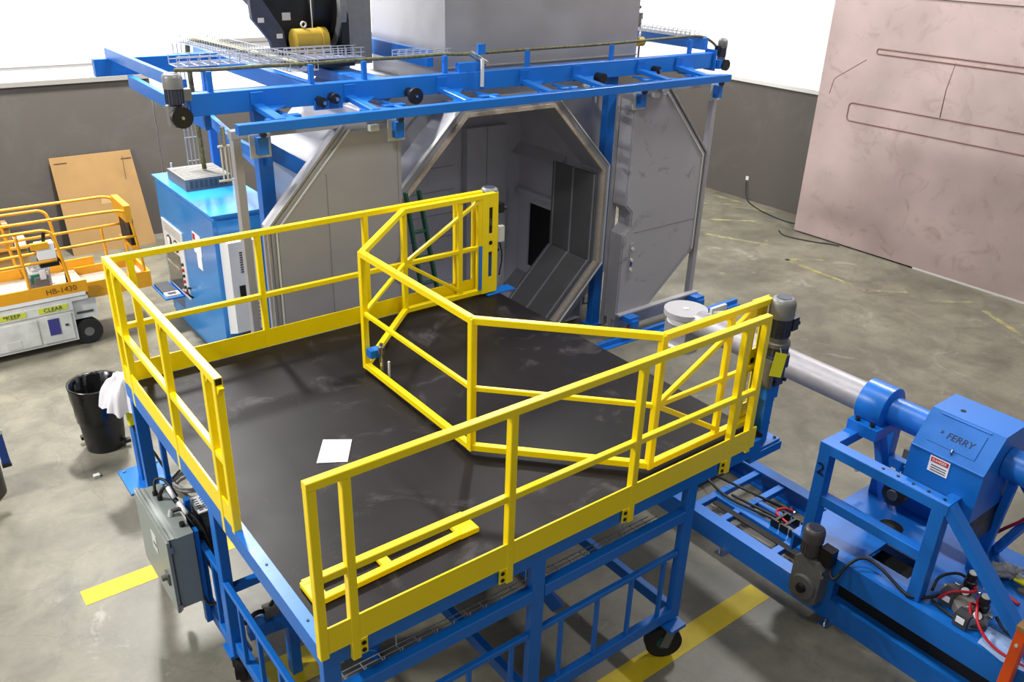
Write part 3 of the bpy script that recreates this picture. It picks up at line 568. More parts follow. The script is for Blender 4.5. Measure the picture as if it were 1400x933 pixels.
caster(2.84, .0, 2.6); caster(1.46, .05, 3.0); caster(.08, .1, 1.0); caster(.06, 1.70, 1.2); caster(2.86, 1.7, 2.8); caster(2.86, 3.3, 2.8); caster(.1, 3.3, 1)
for y in (.25, .8, 1.3): CYL('bolt', blk, pf, (.04, y, D + .003), (.04, y, D + .009), .008, 8)
# guard rails (top rail, with posts, mid rail, toe board as its pieces)
T = .05
def rail_x(y, x0, x1, posts, side, end_posts=()):
    g = BAR('guard_rail', yel, pf, (x0, y, H - T / 2), (x1, y, H - T / 2), T, T)
    BAR('mid_rail', yel, g, (x0, y, 2.20), (x1, y, 2.20), .04, .045)
    B('toe_board', yel, g, x0 + .02, x1 + .05, y - .022, y - .010 if side < 0 else y - .012, D - .005, D + .165)
    for x, low in posts:
        BAR('post', yel, g, (x, y, (D - .13) if low else D - .03), (x, y, H - T + .002), T, T)
        if low: 
            br = MB().box(x + (.025 if x < .5 else -.07), x + (.07 if x < .5 else -.025), y - .012, y - .002, D - .125, D - .02).build('bolt_tab', yel, g)
    return g
gA = rail_x(.025 - .03, -.02, 3.42, [(.005, 0), (.185, 1), (1.20, 1), (2.21, 1), (3.19, 1), (3.40, 0)], -1)
gB = rail_x(3.53, 0, 3.52, [(.19, 0), (1.21, 0), (2.22, 0), (3.22, 0), (3.44, 0)], 1)
for x in (.185, 1.20, 2.21, 3.19):
    for z in (D - .10, D - .05): MB().cyl((x + (.047 if x < .5 else -.047), -.012, z), (x + (.047 if x < .5 else -.047), -.022, z), .014, 8).build('bolt', dark, gA)
gC = BAR('guard_rail', yel, pf, (.025, 1.19, H - T / 2), (.025, 3.55, H - T / 2), T, T)
lab(gC, 'left guard rail with an open square tube end'); B('tube_end', dark, gC, .006, .044, 1.187, 1.1895, H - T + .006, H - .006)
BAR('mid_rail', yel, gC, (.025, 1.22, 2.20), (.025, 3.5, 2.20), .04, .045); B('toe_board', yel, gC, .005, .017, 1.24, 3.5, D - .005, D + .165)
for y, lo in ((1.215, 0), (1.40, 1), (2.25, 1), (3.33, 1), (3.52, 0)):
    BAR('post', yel, gC, (.025, y, (D - .13) if lo else D - .02), (.025, y, H - T + .002), T, T)
    MB().prism([(y - .025, H - T), (y - .07, H - T), (y - .025, H - T - .06)], 'x', .01, .04).build('gusset', yel, gC)

# ------------------------------------------------------------------ inner barrier of yellow tube
ib = thing('safety_barrier', (2.6, 1.8, D), 'yellow half octagon barrier of square tube standing inside the platform rails', 'barrier')
PTS = [(3.68, .19), (2.58, .19), (1.70, 1.09), (1.70, 2.62), (2.56, 3.42), (3.60, 3.42)]
ZT, ZM, ZB2 = H - .025, 2.25, D + .055
for (a, b) in zip(PTS[:-1], PTS[1:]):
    BAR('top_rail', yel, ib, (*a, ZT), (*b, ZT), .05, .05); BAR('bottom_rail', yel, ib, (*a, ZB2), (*b, ZB2), .05, .05); BAR('mid_rail', yel, ib, (*a, ZM), (*b, ZM), .032, .035)
for (x, y) in PTS[1:-1]: BAR('post', yel, ib, (x, y, D + .03), (x, y, H - .01), .05, .05)
for (x0, x1, y) in ((2.58, 3.5, .19), (2.56, 3.42, 3.42)):
    BAR('diagonal_brace', yel, ib, (x0, y, ZM), (x1, y, H - .06), .035, .035); BAR('diagonal_brace', yel, ib, (x0, y, ZM), (x1 - .2, y, D + .09), .035, .035)
    for x in (x1 - .23, x1 + .0): BAR('post', yel, ib, (x, y, D + .05), (x, y, H - .05), .05, .04)
def slotted_plate(x0, x1, y, y2):
    # plate with two slots and one hole, built from strips
    m = MB(); xs = (x0, x0 + (x1 - x0) * .42, x0 + (x1 - x0) * .66, x1)
    m.box(xs[0], xs[1], y, y2, D + .03, H); m.box(xs[2], xs[3], y, y2, D + .03, H)
    for a, b in ((D + .03, D + .2), (D + .47, D + .66), (D + .93, H)): m.box(xs[1], xs[2], y, y2, a, b)
    p = m.build('end_plate', yel, ib); MB().cyl(((xs[1] + xs[2]) / 2, y - .003, D + .565), ((xs[1] + xs[2]) / 2, y2 + .003, D + .565), .022, 14).build('hole', dark, p); return p
slotted_plate(3.44, 3.63, 3.39, 3.40); slotted_plate(3.52, 3.71, .215, .225)
B('blue_strip', bluel, ib, 3.40, 3.44, 3.385, 3.392, D + .08, D + .55)
lab(B('interlock_switch', lght, ib, 3.63, 3.70, 3.37, 3.42, 2.28, 2.44), 'pale interlock switch box')
MB().tube([(3.66, 3.40, 2.28), (3.72, 3.42, 2.1), (3.68, 3.42, 1.9)], .008, 6, 1).build('switch_cable', cabl, ib, 1)
lp_ = MB().box(1.68, 1.78, 2.50, 2.58, 1.88, 1.95).build('pin_clamp', blue, ib)
MB().cyl((1.76, 2.47, 1.74), (1.76, 2.47, 2.02), .014, 12).build('locking_pin', chrome, lp_, 2); MB().cyl((1.76, 2.47, 1.93), (1.76, 2.47, 1.99), .03, 14).build('pin_collar', chrome, lp_, 2)
MB().cyl((1.80, 2.42, D), (1.80, 2.42, 1.86), .01, 10).build('locking_pin', lght, lp_, 2); MB().cyl((1.76, 2.47, D), (1.76, 2.47, 1.76), .02, 12).build('pin_foot', blk, lp_, 2)

# loose things on the deck
pp = MB().add([(.913, 1.841, D + .004), (1.083, 1.723, D + .006), (.924, 1.487, D + .004), (.741, 1.592, D + .006), (.92, 1.66, D + .010)], [(0, 1, 4), (1, 2, 4), (2, 3, 4), (3, 0, 4)])
pp.add([(.913, 1.841, D + .001), (1.083, 1.723, D + .001), (.924, 1.487, D + .001), (.741, 1.592, D + .001)], [(3, 2, 1, 0)])
tag(pp.build('paper_sheet', paperm, None), 'white paper sheet lying on the black deck', 'paper')
yf = thing('loose_frame', (.68, .42, D), 'flat yellow steel frame lying on the deck behind the front rail', 'frame')
MB().bar((.13, .33, D + .022), (1.22, .36, D + .022), .05, .04).build('long_bar', yel, yf); MB().bar((.13, .50, D + .022), (1.22, .50, D + .022), .05, .04).build('long_bar', yel, yf)
for x, wd in ((.16, .09), (.60, .06), (1.16, .14)): MB().bar((x, .33, D + .020), (x, .51, D + .020), wd, .036).build('cross_plate', yel, yf)

# ------------------------------------------------------------------ things on the left of the platform
en = thing('electrical_enclosure', (-.13, 2.37, .6), 'grey steel electrical box with key latch hung on the left side of the platform', 'electrical box')
B('box', encl, en, -.205, -.04, 2.0, 2.735, .6, 1.215, c=.006)
dr = B('door', encl, en, -.235, -.212, 1.985, 2.75, .585, 1.215); B('door_seal', dark, en, -.212, -.205, 2.01, 2.725, .61, 1.205)
MB().box(-.215, -.17, 2.0, 2.735, 1.215, 1.222).box(-.222, -.205, 1.99, 2.745, 1.222, 1.232).build('rain_lip', encl, en)
B('data_plate', lght, dr, -.238, -.235, 2.28, 2.40, .92, 1.08); B('plate_print', keyg, dr, -.240, -.237, 2.29, 2.36, .98, 1.0)
kl = MB().box(-.25, -.235, 2.05, 2.12, .80, .90).build('key_latch', gear, dr); MB().cyl((-.25, 2.085, .86), (-.285, 2.085, .86), .022, 14).build('latch_knob', gear, kl, 2)
for z in (1.15, .63): MB().box(-.222, -.20, 1.975, 2.0, z - .025, z + .025).build('clamp', chrome, en)
for x, y in ((-.12, 2.60), (-.11, 2.52), (-.08, 2.12)): CYL('cable_gland', blk, en, (x, y, 1.215), (x, y, 1.245), .02, 12)
CYL('cable_gland', lght, en, (-.11, 2.28, 1.215), (-.10, 2.28, 1.26), .02, 12)
for y in (2.05, 2.66): BAR('mounting_strut', blue, en, (-.02, y, .36), (-.02, y, 1.2), .04, .06, up=(0, 1, 0))
hn = thing('cable_harness', (-.05, 2.4, 1.25), 'black and white cables running out of the top of the grey electrical box', 'cable')
TUBE('black_cable', cabl, hn, [(-.11, 2.52, 1.24), (-.10, 2.48, 1.32), (-.06, 2.5, 1.33), (-.03, 2.3, 1.26), (.03, 2.1, 1.1), (.08, 1.9, .8)], .014)
TUBE('black_cable', cabl, hn, [(-.12, 2.6, 1.24), (-.10, 2.66, 1.32), (-.03, 2.6, 1.32), (-.02, 2.4, 1.28)], .012)
TUBE('black_cable', cabl, hn, [(-.10, 2.28, 1.25), (-.03, 2.24, 1.28), (.05, 2.1, 1.2), (.08, 1.95, .9), (.05, 1.9, .5)], .016)
TUBE('white_sleeve', wht, hn, [(-.055, 2.46, 1.335), (-.045, 2.36, 1.30)], .018, 8, 0); TUBE('white_sleeve', wht, hn, [(-.035, 2.3, 1.29), (-.02, 2.18, 1.26)], .018, 8, 0)
TUBE('black_cable', cabl, hn, [(-.04, 2.05, .62), (-.02, 1.95, .55), (.08, 1.85, .7), (.06, 1.95, 1.0)], .01)
rs = thing('resistor_box', (.07, 2.3, .7), 'black drive box with lit-white vented lid behind the grey electrical box', 'electrical box')
B('case', blk, rs, 0.065, .17, 2.02, 2.38, .75, 1.20); lid = B('lid', wht, rs, .06, .175, 2.2, 2.42, 1.20, 1.21)  # lid is coloured white for the light falling on the box top
for k in range(6):
    for x in (.08, .125): B('vent_slot', keyg, lid, x, x + .03, 2.225 + .03 * k, 2.237 + .03 * k, 1.21, 1.2115)
for k in range(4): B('vent_slot', keyg, rs, .09 + .012 * k, .095 + .012 * k, 2.012, 2.02, 1.0, 1.15)

bn = thing('rubbish_bin', (.1, 5.6, 0), 'round black rubbish bin with liner standing left of the platform', 'bin')
bx, by = .1, 5.6
N = 40
def ringv(r, z, wob=0.): return [(bx + (r + wob * random.uniform(-1, 1)) * math.cos(2 * PI * k / N), by + (r + wob * random.uniform(-1, 1)) * math.sin(2 * PI * k / N), z) for k in range(N)]
def lay(rings):
    m = MB(); vs = sum(rings, []); m.add(vs, [(i * N + k, i * N + (k + 1) % N, (i + 1) * N + (k + 1) % N, (i + 1) * N + k) for i in range(len(rings) - 1) for k in range(N)]); return m
m = lay([ringv(.19, 0), ringv(.20, .1), ringv(.225, .45), ringv(.25, .74), ringv(.235, .74), ringv(.19, .06)]); m.f.append(tuple(range(N - 1, -1, -1))); m.f.append(tuple(range(5 * N, 6 * N))); m.build('tub', blk, bn, 2)
lay([ringv(.226, .34, .004), ringv(.233, .40, .006), ringv(.240, .50, .005), ringv(.250, .62, .006), ringv(.260, .74, .003), ringv(.260, .765, .003), ringv(.236, .757, .003), ringv(.21, .45, .02), ringv(.17, .15, .02)]).build('liner_bag', binm, bn, 1)
for a in (-.7, 2.4): MB().box(bx + .24 * math.cos(a) - .03, bx + .24 * math.cos(a) + .03, by + .24 * math.sin(a) - .03, by + .24 * math.sin(a) + .03, .05, .09).build('grip', blk, bn)

pd = thing('operator_pedestal', (.27, 4.74, 0), 'blue floor pedestal with square foot plate beside the bin', 'pedestal')
B('foot_plate', blue, pd, .05, .47, 4.50, 4.98, 0, .018); BAR('post', blue, pd, (.27, 4.74, .018), (.27, 4.74, .98), .13, .13)
for a, b in ((.10, 4.55), (.42, 4.55), (.42, 4.93), (.10, 4.93)): CYL('anchor_bolt', gear, pd, (a, b, .018), (a, b, .03), .015, 8)
MB().box(.18, .36, 4.62, 4.84, .98, 1.12).build('button_box', blk, pd)
B('pendant_holder', blk, pd, .22, .30, 4.64, 4.672, .72, .95)
pn = thing('pendant_control', (.2, 4.63, .72), 'yellow hand pendant hanging on the blue pedestal', 'remote control')
MB().bar((.195, 4.63, .70), (.195, 4.64, .95), .06, .045, c=.015).build('housing', tagy, pn); CYL('stop_button', blk, pn, (.195, 4.61, .92), (.195, 4.595, .92), .018, 12)
TUBE('coiled_cable', cabl, pn, [(.2, 4.63, .70), (.25, 4.58, .55), (.33, 4.56, .4), (.40, 4.45, .15), (.46, 4.3, .02), (.5, 4.1, .015)], .013)
rg = MB(); NR, NP = 14, 64
for i in range(NR + 1):
    t = i / NR
    for k in range(NP):
        ph = 2 * PI * k / NP
        rr = .03 + .17 * t ** .75 * (1 + .16 * math.sin(5 * ph + 1) * t + .10 * math.sin(11 * ph + 2 + 3 * t) * t + .05 * math.sin(17 * ph) * t)
        rg.v.append((.20 + rr * math.cos(ph) * .95 - .02, 4.71 + rr * math.sin(ph) * 1.1, 1.20 - .30 * t ** 1.9 + .025 * math.sin(4 * ph + 6 * t) + .012 * math.sin(9 * ph + 11 * t)))
rg.f = [(i * NP + k, i * NP + (k + 1) % NP, (i + 1) * NP + (k + 1) % NP, (i + 1) * NP + k) for i in range(NR) for k in range(NP)] + [tuple(range(NP))]
tag(rg.build('rag_pile', rag, None, 1), 'bunched white rags draped over the pedestal beside the bin', 'rags')
hs = thing('floor_hose', (.7, 4.2, 0), 'grey hose coiled on the floor behind the left guard rail', 'hose')
TUBE('hose', gear, hs, [(.62 + .2 * math.cos(t * .5), 4.35 + .2 * math.sin(t * .5), .02 + .003 * t) for t in range(26)], .016, 8, 0)
TUBE('black_line', cabl, hs, [(.42, 4.5, .02), (.5, 4.25, .3), (.58, 4.0, .5), (.75, 4.1, .3), (.8, 4.3, .03)], .012)

bo = thing('bollard', (-1.07, 5.25, 0), 'dark concrete filled steel bollard at the left edge', 'bollard')
CYL('post', mat('dull_brown_steel', (84, 78, 70), .7, var=.1), bo, (-1.10, 5.32, 0), (-1.10, 5.32, .75), .2, 28); MB().lathe((-1.10, 5.32, .75), (-1.10, 5.32, .8), [(0, .2), (.6, .17), (1, .05)], 28).build('cap', MATS['dull_brown_steel'], bo, 2)
bs = thing('steel_angle', (-.98, 5.1, 0), 'blue painted steel bar leaning beside the bollard at the left edge', 'bar')
BAR('bar', mat('deep_blue', (26, 58, 130), .4), bs, (-.86, 5.08, .42), (-.88, 5.18, 1.2), .07, .05); B('end_cap', blk, bs, -.90, -.82, 5.04, 5.11, .39, .425); MB().cyl((-.86, 5.05, .78), (-.86, 5.03, .78), .03, 12).build('knob', lght, bs); BAR('prop', blk, bs, (-.93, 5.2, .5), (-.93, 5.2, 1.1), .05, .05)

# rubbish on the floor
tag(B('cable_clip', lght, None, -.17, -.11, 5.0, 5.05, 0, .03), 'small white plastic scrap on the floor in front of the bin', 'scrap')
ls1 = thing('under_drive', (.8, 1.5, 0), 'blue beam drive stand with small motor seen under the front left of the deck', 'drive unit')
BAR('beam', blue, ls1, (.12, 1.60, .52), (.95, 1.52, .52), .1, .12)
for x in (.42, .72): BAR('leg', blue, ls1, (x, 1.55, .0), (x, 1.55, .47), .08, .09)
BAR('foot', blue, ls1, (.72, 1.55, .05), (1.0, 1.3, .05), .1, .1); fin_motor(ls1, (.86, 1.46, .1), .08, .3, motg)
B('valve_block', gear, ls1, .25, .36, 1.56, 1.64, .58, .66); TUBE('hose', cabl, ls1, [(.30, 1.6, .66), (.38, 1.58, .78), (.5, 1.58, .72), (.6, 1.5, .95), (.7, 1.5, 1.0)], .014); TUBE('hose', cabl, ls1, [(.10, 1.6, .6), (.2, 1.6, .66), (.27, 1.6, .62)], .018)
ut = thing('cable_tray', (1.5, .3, 1.12), 'thin wire basket slung below the front edge of the deck', 'cable tray', 'wire mesh cable trays')
mw = MB()
for yy, zz in ((.26, 1.13), (.34, 1.13), (.26, 1.18)): mw.bar((.1, yy, zz), (2.82, yy, zz), .005, .005, c=0)
stuff(mw.build('long_wires', wire, ut)); mw = MB()
for k in range(22): mw.bar((.12 + .125 * k, .26, 1.13), (.12 + .125 * k, .34, 1.13), .005, .005, c=0).bar((.12 + .125 * k, .26, 1.13), (.12 + .125 * k, .26, 1.18), .005, .005, c=0)
stuff(mw.build('cross_wires', wire, ut))
for x in (.6, 1.6, 2.5): BAR('hanger', wire, ut, (x, .3, 1.16), (x, .3, D - .02), .006, .006, c=0)

# ------------------------------------------------------------------ rail track, carriage and arm on the right
tk = thing('carriage_track', (4.8, -.6, 0), 'blue floor rail track with cross members running under the carriage', 'track')
for x in (4.265, 5.315): MB().box(x - .065, x + .065, -4, 1.42, .185, .21).box(x - .02, x + .02, -4, 1.42, .02, .185).box(x - .065, x + .065, -4, 1.42, 0, .02).build('rail_beam', blue, tk)
B('rail_web', blue, tk, 4.20, 4.21, -4, 1.42, .0, .185)
for y in (1.03, .73, .15, -1.2, -2.6): BAR('cross_member', blue, tk, (4.32, y, .16), (5.26, y, .16), .07, .06)
BAR('end_beam', blue, tk, (4.2, 1.42, .12), (5.4, 1.42, .12), .12, .18)
BAR('chain_channel', blue, tk, (4.62, 1.0, .17), (4.62, -.3, .17), .1, .05); B('chain_trough', dark, tk, 4.46, 4.53, -.2, .95, .18, .19); BAR('chain_channel', blue, tk, (4.86, .75, .16), (4.86, -.3, .16), .06, .05)
for y in (.55, -.55, -1.45): 
    fb = B('floor_anchor', chrome, tk, 4.10, 4.2, y - .04, y + .04, 0, .012); MB().cyl((4.14, y, .012), (4.14, y, .07), .012, 8).build('anchor_stud', chrome, fb)
    fb = B('floor_anchor', chrome, tk, 5.14, 5.25, y - .04, y + .04, 0, .012); MB().cyl((5.2, y, .012), (5.2, y, .07), .012, 8).build('anchor_stud', chrome, fb)
ch = thing('cable_chain', (4.72, .1, .2), 'black segmented cable chain lying in the blue track', 'cable chain')
for k in range(6): MB().box(4.62, 4.64, .32 - .1 * k, .40 - .1 * k, .20, .28).box(4.80, 4.82, .32 - .1 * k, .40 - .1 * k, .20, .28).box(4.62, 4.82, .35 - .1 * k, .375 - .1 * k, .265, .28).build('link', blk, ch)
TUBE('cable', cabl, ch, [(4.7, .3, .24), (4.66, .6, .22), (4.6, .9, .22), (4.7, 1.2, .2), (4.75, 1.4, .26)], .014); TUBE('cable', cabl, ch, [(4.74, .3, .24), (4.72, .6, .22), (4.68, .9, .22)], .014)
TUBE('rod', cabl, ch, [(4.90, .42, .24), (4.78, 1.2, .24)], .014, 8, 0); CYL('rod_end', chrome, ch, (4.9, .40, .24), (4.91, .34, .24), .022, 10)
TUBE('pink_hose', redp, ch, [(4.90, .36, .26), (4.82, .42, .3), (4.74, .45, .27), (4.72, .35, .26), (4.70, .25, .26)], .012)

ca = thing('arm_carriage', (4.86, -1.4, .2), 'blue steel carriage marked 2 carrying the long silver mould arm', 'machine')
ZD = .62
MB().box(4.20, 4.45, -4, -.06, ZD - .02, ZD).box(4.45, 4.78, -.62, -.06, ZD - .02, ZD).box(4.45, 4.78, -4, -.96, ZD - .02, ZD).box(4.78, 5.5, -4, -.06, ZD - .02, ZD).build('deck_plate', blue, ca)
B('side_skirt', blue, ca, 4.20, 4.22, -4, -.5, .40, ZD); B('side_skirt', blue, ca, 5.48, 5.5, -4, -.06, .40, ZD); B('side_skirt', blue, ca, 4.22, 5.48, -.08, -.06, .42, ZD)
B('wheel_housing', blue, ca, 4.20, 4.45, -.52, -.47, .1, ZD); B('shade_sheet', dark, ca, 4.30, 4.32, -4, -.5, .18, .42)  # black sheet stands in for the shade in the gap under the skirt
BAR('bumper', lght, ca, (5.05, -.06, .9), (5.25, -.06, .9), .03, .03)
def post(x, y, z1, wd=.11): return BAR('post', blue, ca, (x, y, ZD), (x, y, z1), wd, .10)
p1 = post(4.31, -.16, 1.50)
text('number_mark', '2', .15, ink, p1, (4.252, -.16, 1.28), (0, -1, 0), (0, 0, 1))
post(4.31, -1.10, 1.50); post(5.32, -.16, 1.50); post(5.32, -1.10, 1.50)
for x in (4.31, 5.32):
    BAR('top_beam', blue, ca, (x, -.11, 1.475), (x, -1.16, 1.475), .11, .09); BAR('mid_beam', blue, ca, (x, -.16, 1.0), (x, -1.10, 1.0), .09, .09)
    BAR('diagonal_brace', blue, ca, (x, -1.14, 1.49), (x, -2.02, ZD), .10, .085)
for y in (-.16,): BAR('top_beam', blue, ca, (4.3, y, 1.475), (5.35, y, 1.475), .1, .09)
BAR('top_beam', blue, ca, (4.3, -1.10, 1.44), (5.35, -1.10, 1.44), .08, .08)
for k in range(5): CYL('bolt', blk, ca, (4.31, -.62 - .12 * k, 1.52), (4.31, -.62 - .12 * k, 1.526), .012, 8)
MB().prism([(5.32 - .05, ZD), (5.32 + .0, ZD), (5.32, 1.0)], 'y', -.32, -.28).build('gusset', blue, ca); MB().prism([(-.35, ZD), (-.8, ZD), (-.35, 1.0)], 'x', 5.3, 5.32).build('gusset', blue, ca)
BAR('inner_brace', blue, ca, (5.2, -.3, .68), (4.9, -.25, 1.45), .08, .08)
MB().prism([(-1.16, ZD), (-1.34, ZD), (-1.16, .98)], 'x', 4.95, 4.97).build('gusset', blue, ca)
# bearing housing
bh = MB().box(4.62, 5.11, -.36, -.10, 1.50, 1.60).build('bearing_base', blue, ca)
MB().lathe((CX, -.09, 1.705), (CX, -.33, 1.705), [(0, .155), (.04, .185), (.96, .185), (1, .17)], 40).box(4.72, 5.01, -.32, -.10, 1.55, 1.7).build('bearing_housing', blue, bh, 2)
for x in (4.66, 5.06):
    for y in (-.16, -.29): MB().cyl((x, y, 1.60), (x, y, 1.63), .022, 8).build('bolt', blk, bh)
CYL('mould_arm', pipem, ca, (CX, 1.72, 1.70), (CX, -.10, 1.705), .128, 40); CYL('inner_shaft', blue, ca, (CX, -.33, 1.705), (CX, -.72, 1.705), .118, 36)
hx = 2 * CX - 4.5
MB().prism([(4.5, 1.30), (4.5, 1.715), (4.70, 1.97), (5.04, 1.97), (5.23, 1.72), (5.23, 1.30)], 'y', -1.235, -.69).build('drive_housing', blue, ca)
sl = V((.20, 0, .255)).normalized()
MB().bar((4.545, -.95, 1.772 + .003), (4.667, -.95, 1.928 + .003), .36, .008, up=(-.255, 0, .2), c=.002).build('access_door', blue, ca)
BAR('hinge', blue, ca, (4.685, -.77, 1.955), (4.685, -1.14, 1.955), .012, .012); BAR('drip_edge', bluel, ca, (4.497, -.69, 1.718), (4.497, -1.235, 1.718), .012, .014)
text('lettering', 'FERRY', .072, ink, ca, (4.595, -.98, 1.848), (0, -1, 0), (.20, 0, .255), shear=.15); text('lettering', '\u00bb', .05, ink, ca, (4.604, -.84, 1.860), (0, -1, 0), (.20, 0, .255), shear=.2)
TUBE('door_latch', chrome, ca, [(4.52, -.97, 1.755), (4.535, -.97, 1.79), (4.55, -.96, 1.785)], .007, 6, 0)
ds = B('danger_label', paperm, ca, 4.495, 4.499, -1.0, -.85, 1.57, 1.70); B('label_band', redst, ds, 4.492, 4.496, -.99, -.86, 1.655, 1.692); text('lettering', 'DANGER', .027, paperm, ds, (4.491, -.925, 1.673), (0, -1, 0), (0, 0, 1))
for k in range(3): B('print_line', keyg, ds, 4.493, 4.496, -.985, -.87, 1.585 + .02 * k, 1.592 + .02 * k)
CYL('deck_hole', dark, ca, (4.95, -.52, ZD), (4.95, -.52, ZD + .002), .1, 24); B('shade_sheet', dark, ca, 4.40, 4.82, -1.02, -.56, .44, .46)  # black plate added below the deck opening, stands in for the shade inside
CYL('port_hole', dark, ca, (4.82, -.86, 1.969), (4.82, -.86, 1.973), .02, 12)
MB().lathe((4.82, -.52, 1.0), (5.14, -.52, 1.0), [(0, .06), (.02, .098), (.3, .10), (.32, .09), (1, .09)], 30).build('motor', blk, ca, 2); MB().lathe((4.82, -.52, 1.0), (4.812, -.52, 1.0), [(0, .05), (1, .045)], 20).build('fan_grille', keyg, ca, 2); B('motor_bracket', blue, ca, 5.1, 5.32, -.62, -.42, .88, 1.12); B('shaft_block', gear, ca, 4.8, 4.95, -.62, -.52, 1.38, 1.46)
CYL('gear_hub', blue, ca, (CX, -1.24, 1.705), (CX, -1.42, 1.705), .12, 24); CYL('gear_hub', blue, ca, (CX, -1.42, 1.705), (CX, -1.5, 1.705), .06, 16); CYL('shaft_end', chrome, ca, (CX, -1.5, 1.705), (CX, -1.62, 1.705), .04, 16)
MB().prism([(4.55, 1.30), (5.18, 1.30), (5.0, 1.02), (4.72, 1.02)], 'y', -1.23, -1.1).build('belly_guard', blk, ca); BAR('stay', blue, ca, (5.1, -1.2, ZD), (4.95, -1.3, 1.6), .06, .06); BAR('stay', blue, ca, (5.35, -1.2, ZD), (5.2, -1.55, 1.5), .06, .06)
# arm head
hd = CYL('mounting_disc', discm, ca, (4.86, 1.90, 1.735), (4.86, 1.90, 1.79), .215, 44); lab(hd, 'round pale grey mounting disc at the arm end')
MB().cyl((4.86, 1.90, 1.66), (4.86, 1.90, 1.735), .175, 36).build('disc_hub', wht, hd, 2); MB().cyl((4.86, 1.90, 1.79), (4.86, 1.90, 1.797), .03, 16).build('centre_boss', lght, hd, 2)
MB().box(4.74, 5.0, 1.77, 2.05, 1.42, 1.66).build('gear_head', pipem, hd); MB().lathe((4.86, 1.90, 1.36), (4.86, 1.90, 1.42), [(0, .16), (1, .18)], 30).build('lower_disc', lght, hd, 2)
for x, z in ((4.98, 1.84), (4.99, 1.56)): MB().box(x - .1, x + .12, 1.60, 1.63, z - .05, z + .05).bar((x - .08, 1.6, z), (x + .1, 1.52, z), .03, .03).build('flange_clamp', lght, hd)
# lower gearmotor
gm2 = thing('gearmotor', (4.12, -.33, .1), 'dark gearmotor on the near side of the blue carriage beside its deck', 'motor')
MB().bar((4.06, -.34, .36), (4.20, -.34, .36), .26, .44, c=.05).build('gearbox', gear, gm2); MB().lathe((4.06, -.34, .30), (4.03, -.34, .30), [(0, .11), (1, .105)], 28).build('gear_cover', gear, gm2, 2)
MB().lathe((4.03, -.34, .30), (4.0, -.34, .30), [(0, .045), (1, .035)], 18).build('shaft_hub', blk, gm2, 2); fin_motor(gm2, (4.12, -.30, .58), .085, .27, motk)
B('terminal_box', blk, gm2, 4.10, 4.19, -.50, -.39, .56, .72); CYL('breather', chrome, gm2, (4.08, -.46, .50), (4.04, -.48, .50), .02, 10)
tag(MB().tube([(4.1, -.5, .56), (4.06, -.58, .50), (4.16, -.6, .66), (4.3, -.66, .72), (4.28, -.84, .70), (4.26, -1.0, .645), (4.24, -1.1, .64), (4.36, -1.2, .66), (4.50, -1.3, .72), (4.5, -1.4, .68)], .013, 8, 2).build('motor_cable', cabl, None, 1),
    'black cable looping from the lower gearmotor over the blue carriage deck', 'cable')
# gearmotors on blue posts at the platform's right corners, driving the barrier
def post_motor(x, y, label, tagged):
    g = thing('gearmotor', (x, y, 1.6), label, 'motor')
    pst = BAR('post', blue, g, (x, y, 1.62), (x, y, 2.11), .10, .10); MB().box(x - .15, x + .15, y - .10, y + .10, 1.60, 1.62).build('base_plate', blue, pst)
    MB().bar((x, y, 2.0), (x, y, 2.12), .14, .13, c=.01).build('top_plate', blue, pst)
    for a, b in ((-.12, -.07), (.12, -.07), (.12, .07), (-.12, .07)): MB().cyl((x + a, y + b, 1.62), (x + a, y + b, 1.64), .013, 8).build('bolt', gear, pst)
    for a in (1.75, 1.95): MB().cyl((x + .05, y - .02, a), (x + .08, y - .02, a), .015, 8).build('bolt', chrome, pst)
    MB().bar((x + .02, y, 2.12), (x + .02, y, 2.44), .17, .17, c=.04).bar((x + .02, y, 2.26), (x + .02, y, 2.36), .20, .19, c=.04).build('gearbox', motd, g); MB().box(x - .11, x - .065, y - .09, y + .06, 2.13, 2.34, c=.012).build('gear_cover', gear, g)
    for a in (-.05, .07): MB().cyl((x + a, y - .085, 2.16), (x + a, y - .10, 2.16), .016, 8).build('bolt', blk, g)
    MB().lathe((x + .02, y, 2.43), (x + .02, y, 2.50), [(0, .10), (.4, .10), (.5, .08), (1, .08)], 24).build('flange', gear, g, 2)
    fin_motor(g, (x + .02, y, 2.48), .09, .32, motg); B('terminal_box', blk, g, x + .10, x + .17, y - .06, y + .05, 2.53, 2.63); CYL('cable_gland', blk, g, (x + .17, y - .02, 2.56), (x + .22, y - .02, 2.56), .022, 10)
    if tagged:
        MB().bar((x - .115, y - .125, 2.25), (x - .06, y - .11, 2.42), .10, .004, up=(-.35, -1, .25), c=0).build('tag', tagy, g); BAR('tag_wire', wire, g, (x - .05, y - .085, 2.45), (x - .06, y - .11, 2.41), .006, .006)
    return g
post_motor(3.72, .115, 'gearmotor with yellow tag on a blue post at right end of front rail', True)
post_motor(3.62, 3.56, 'gearmotor on a blue post behind the slotted plate of the barrier near the oven', False)
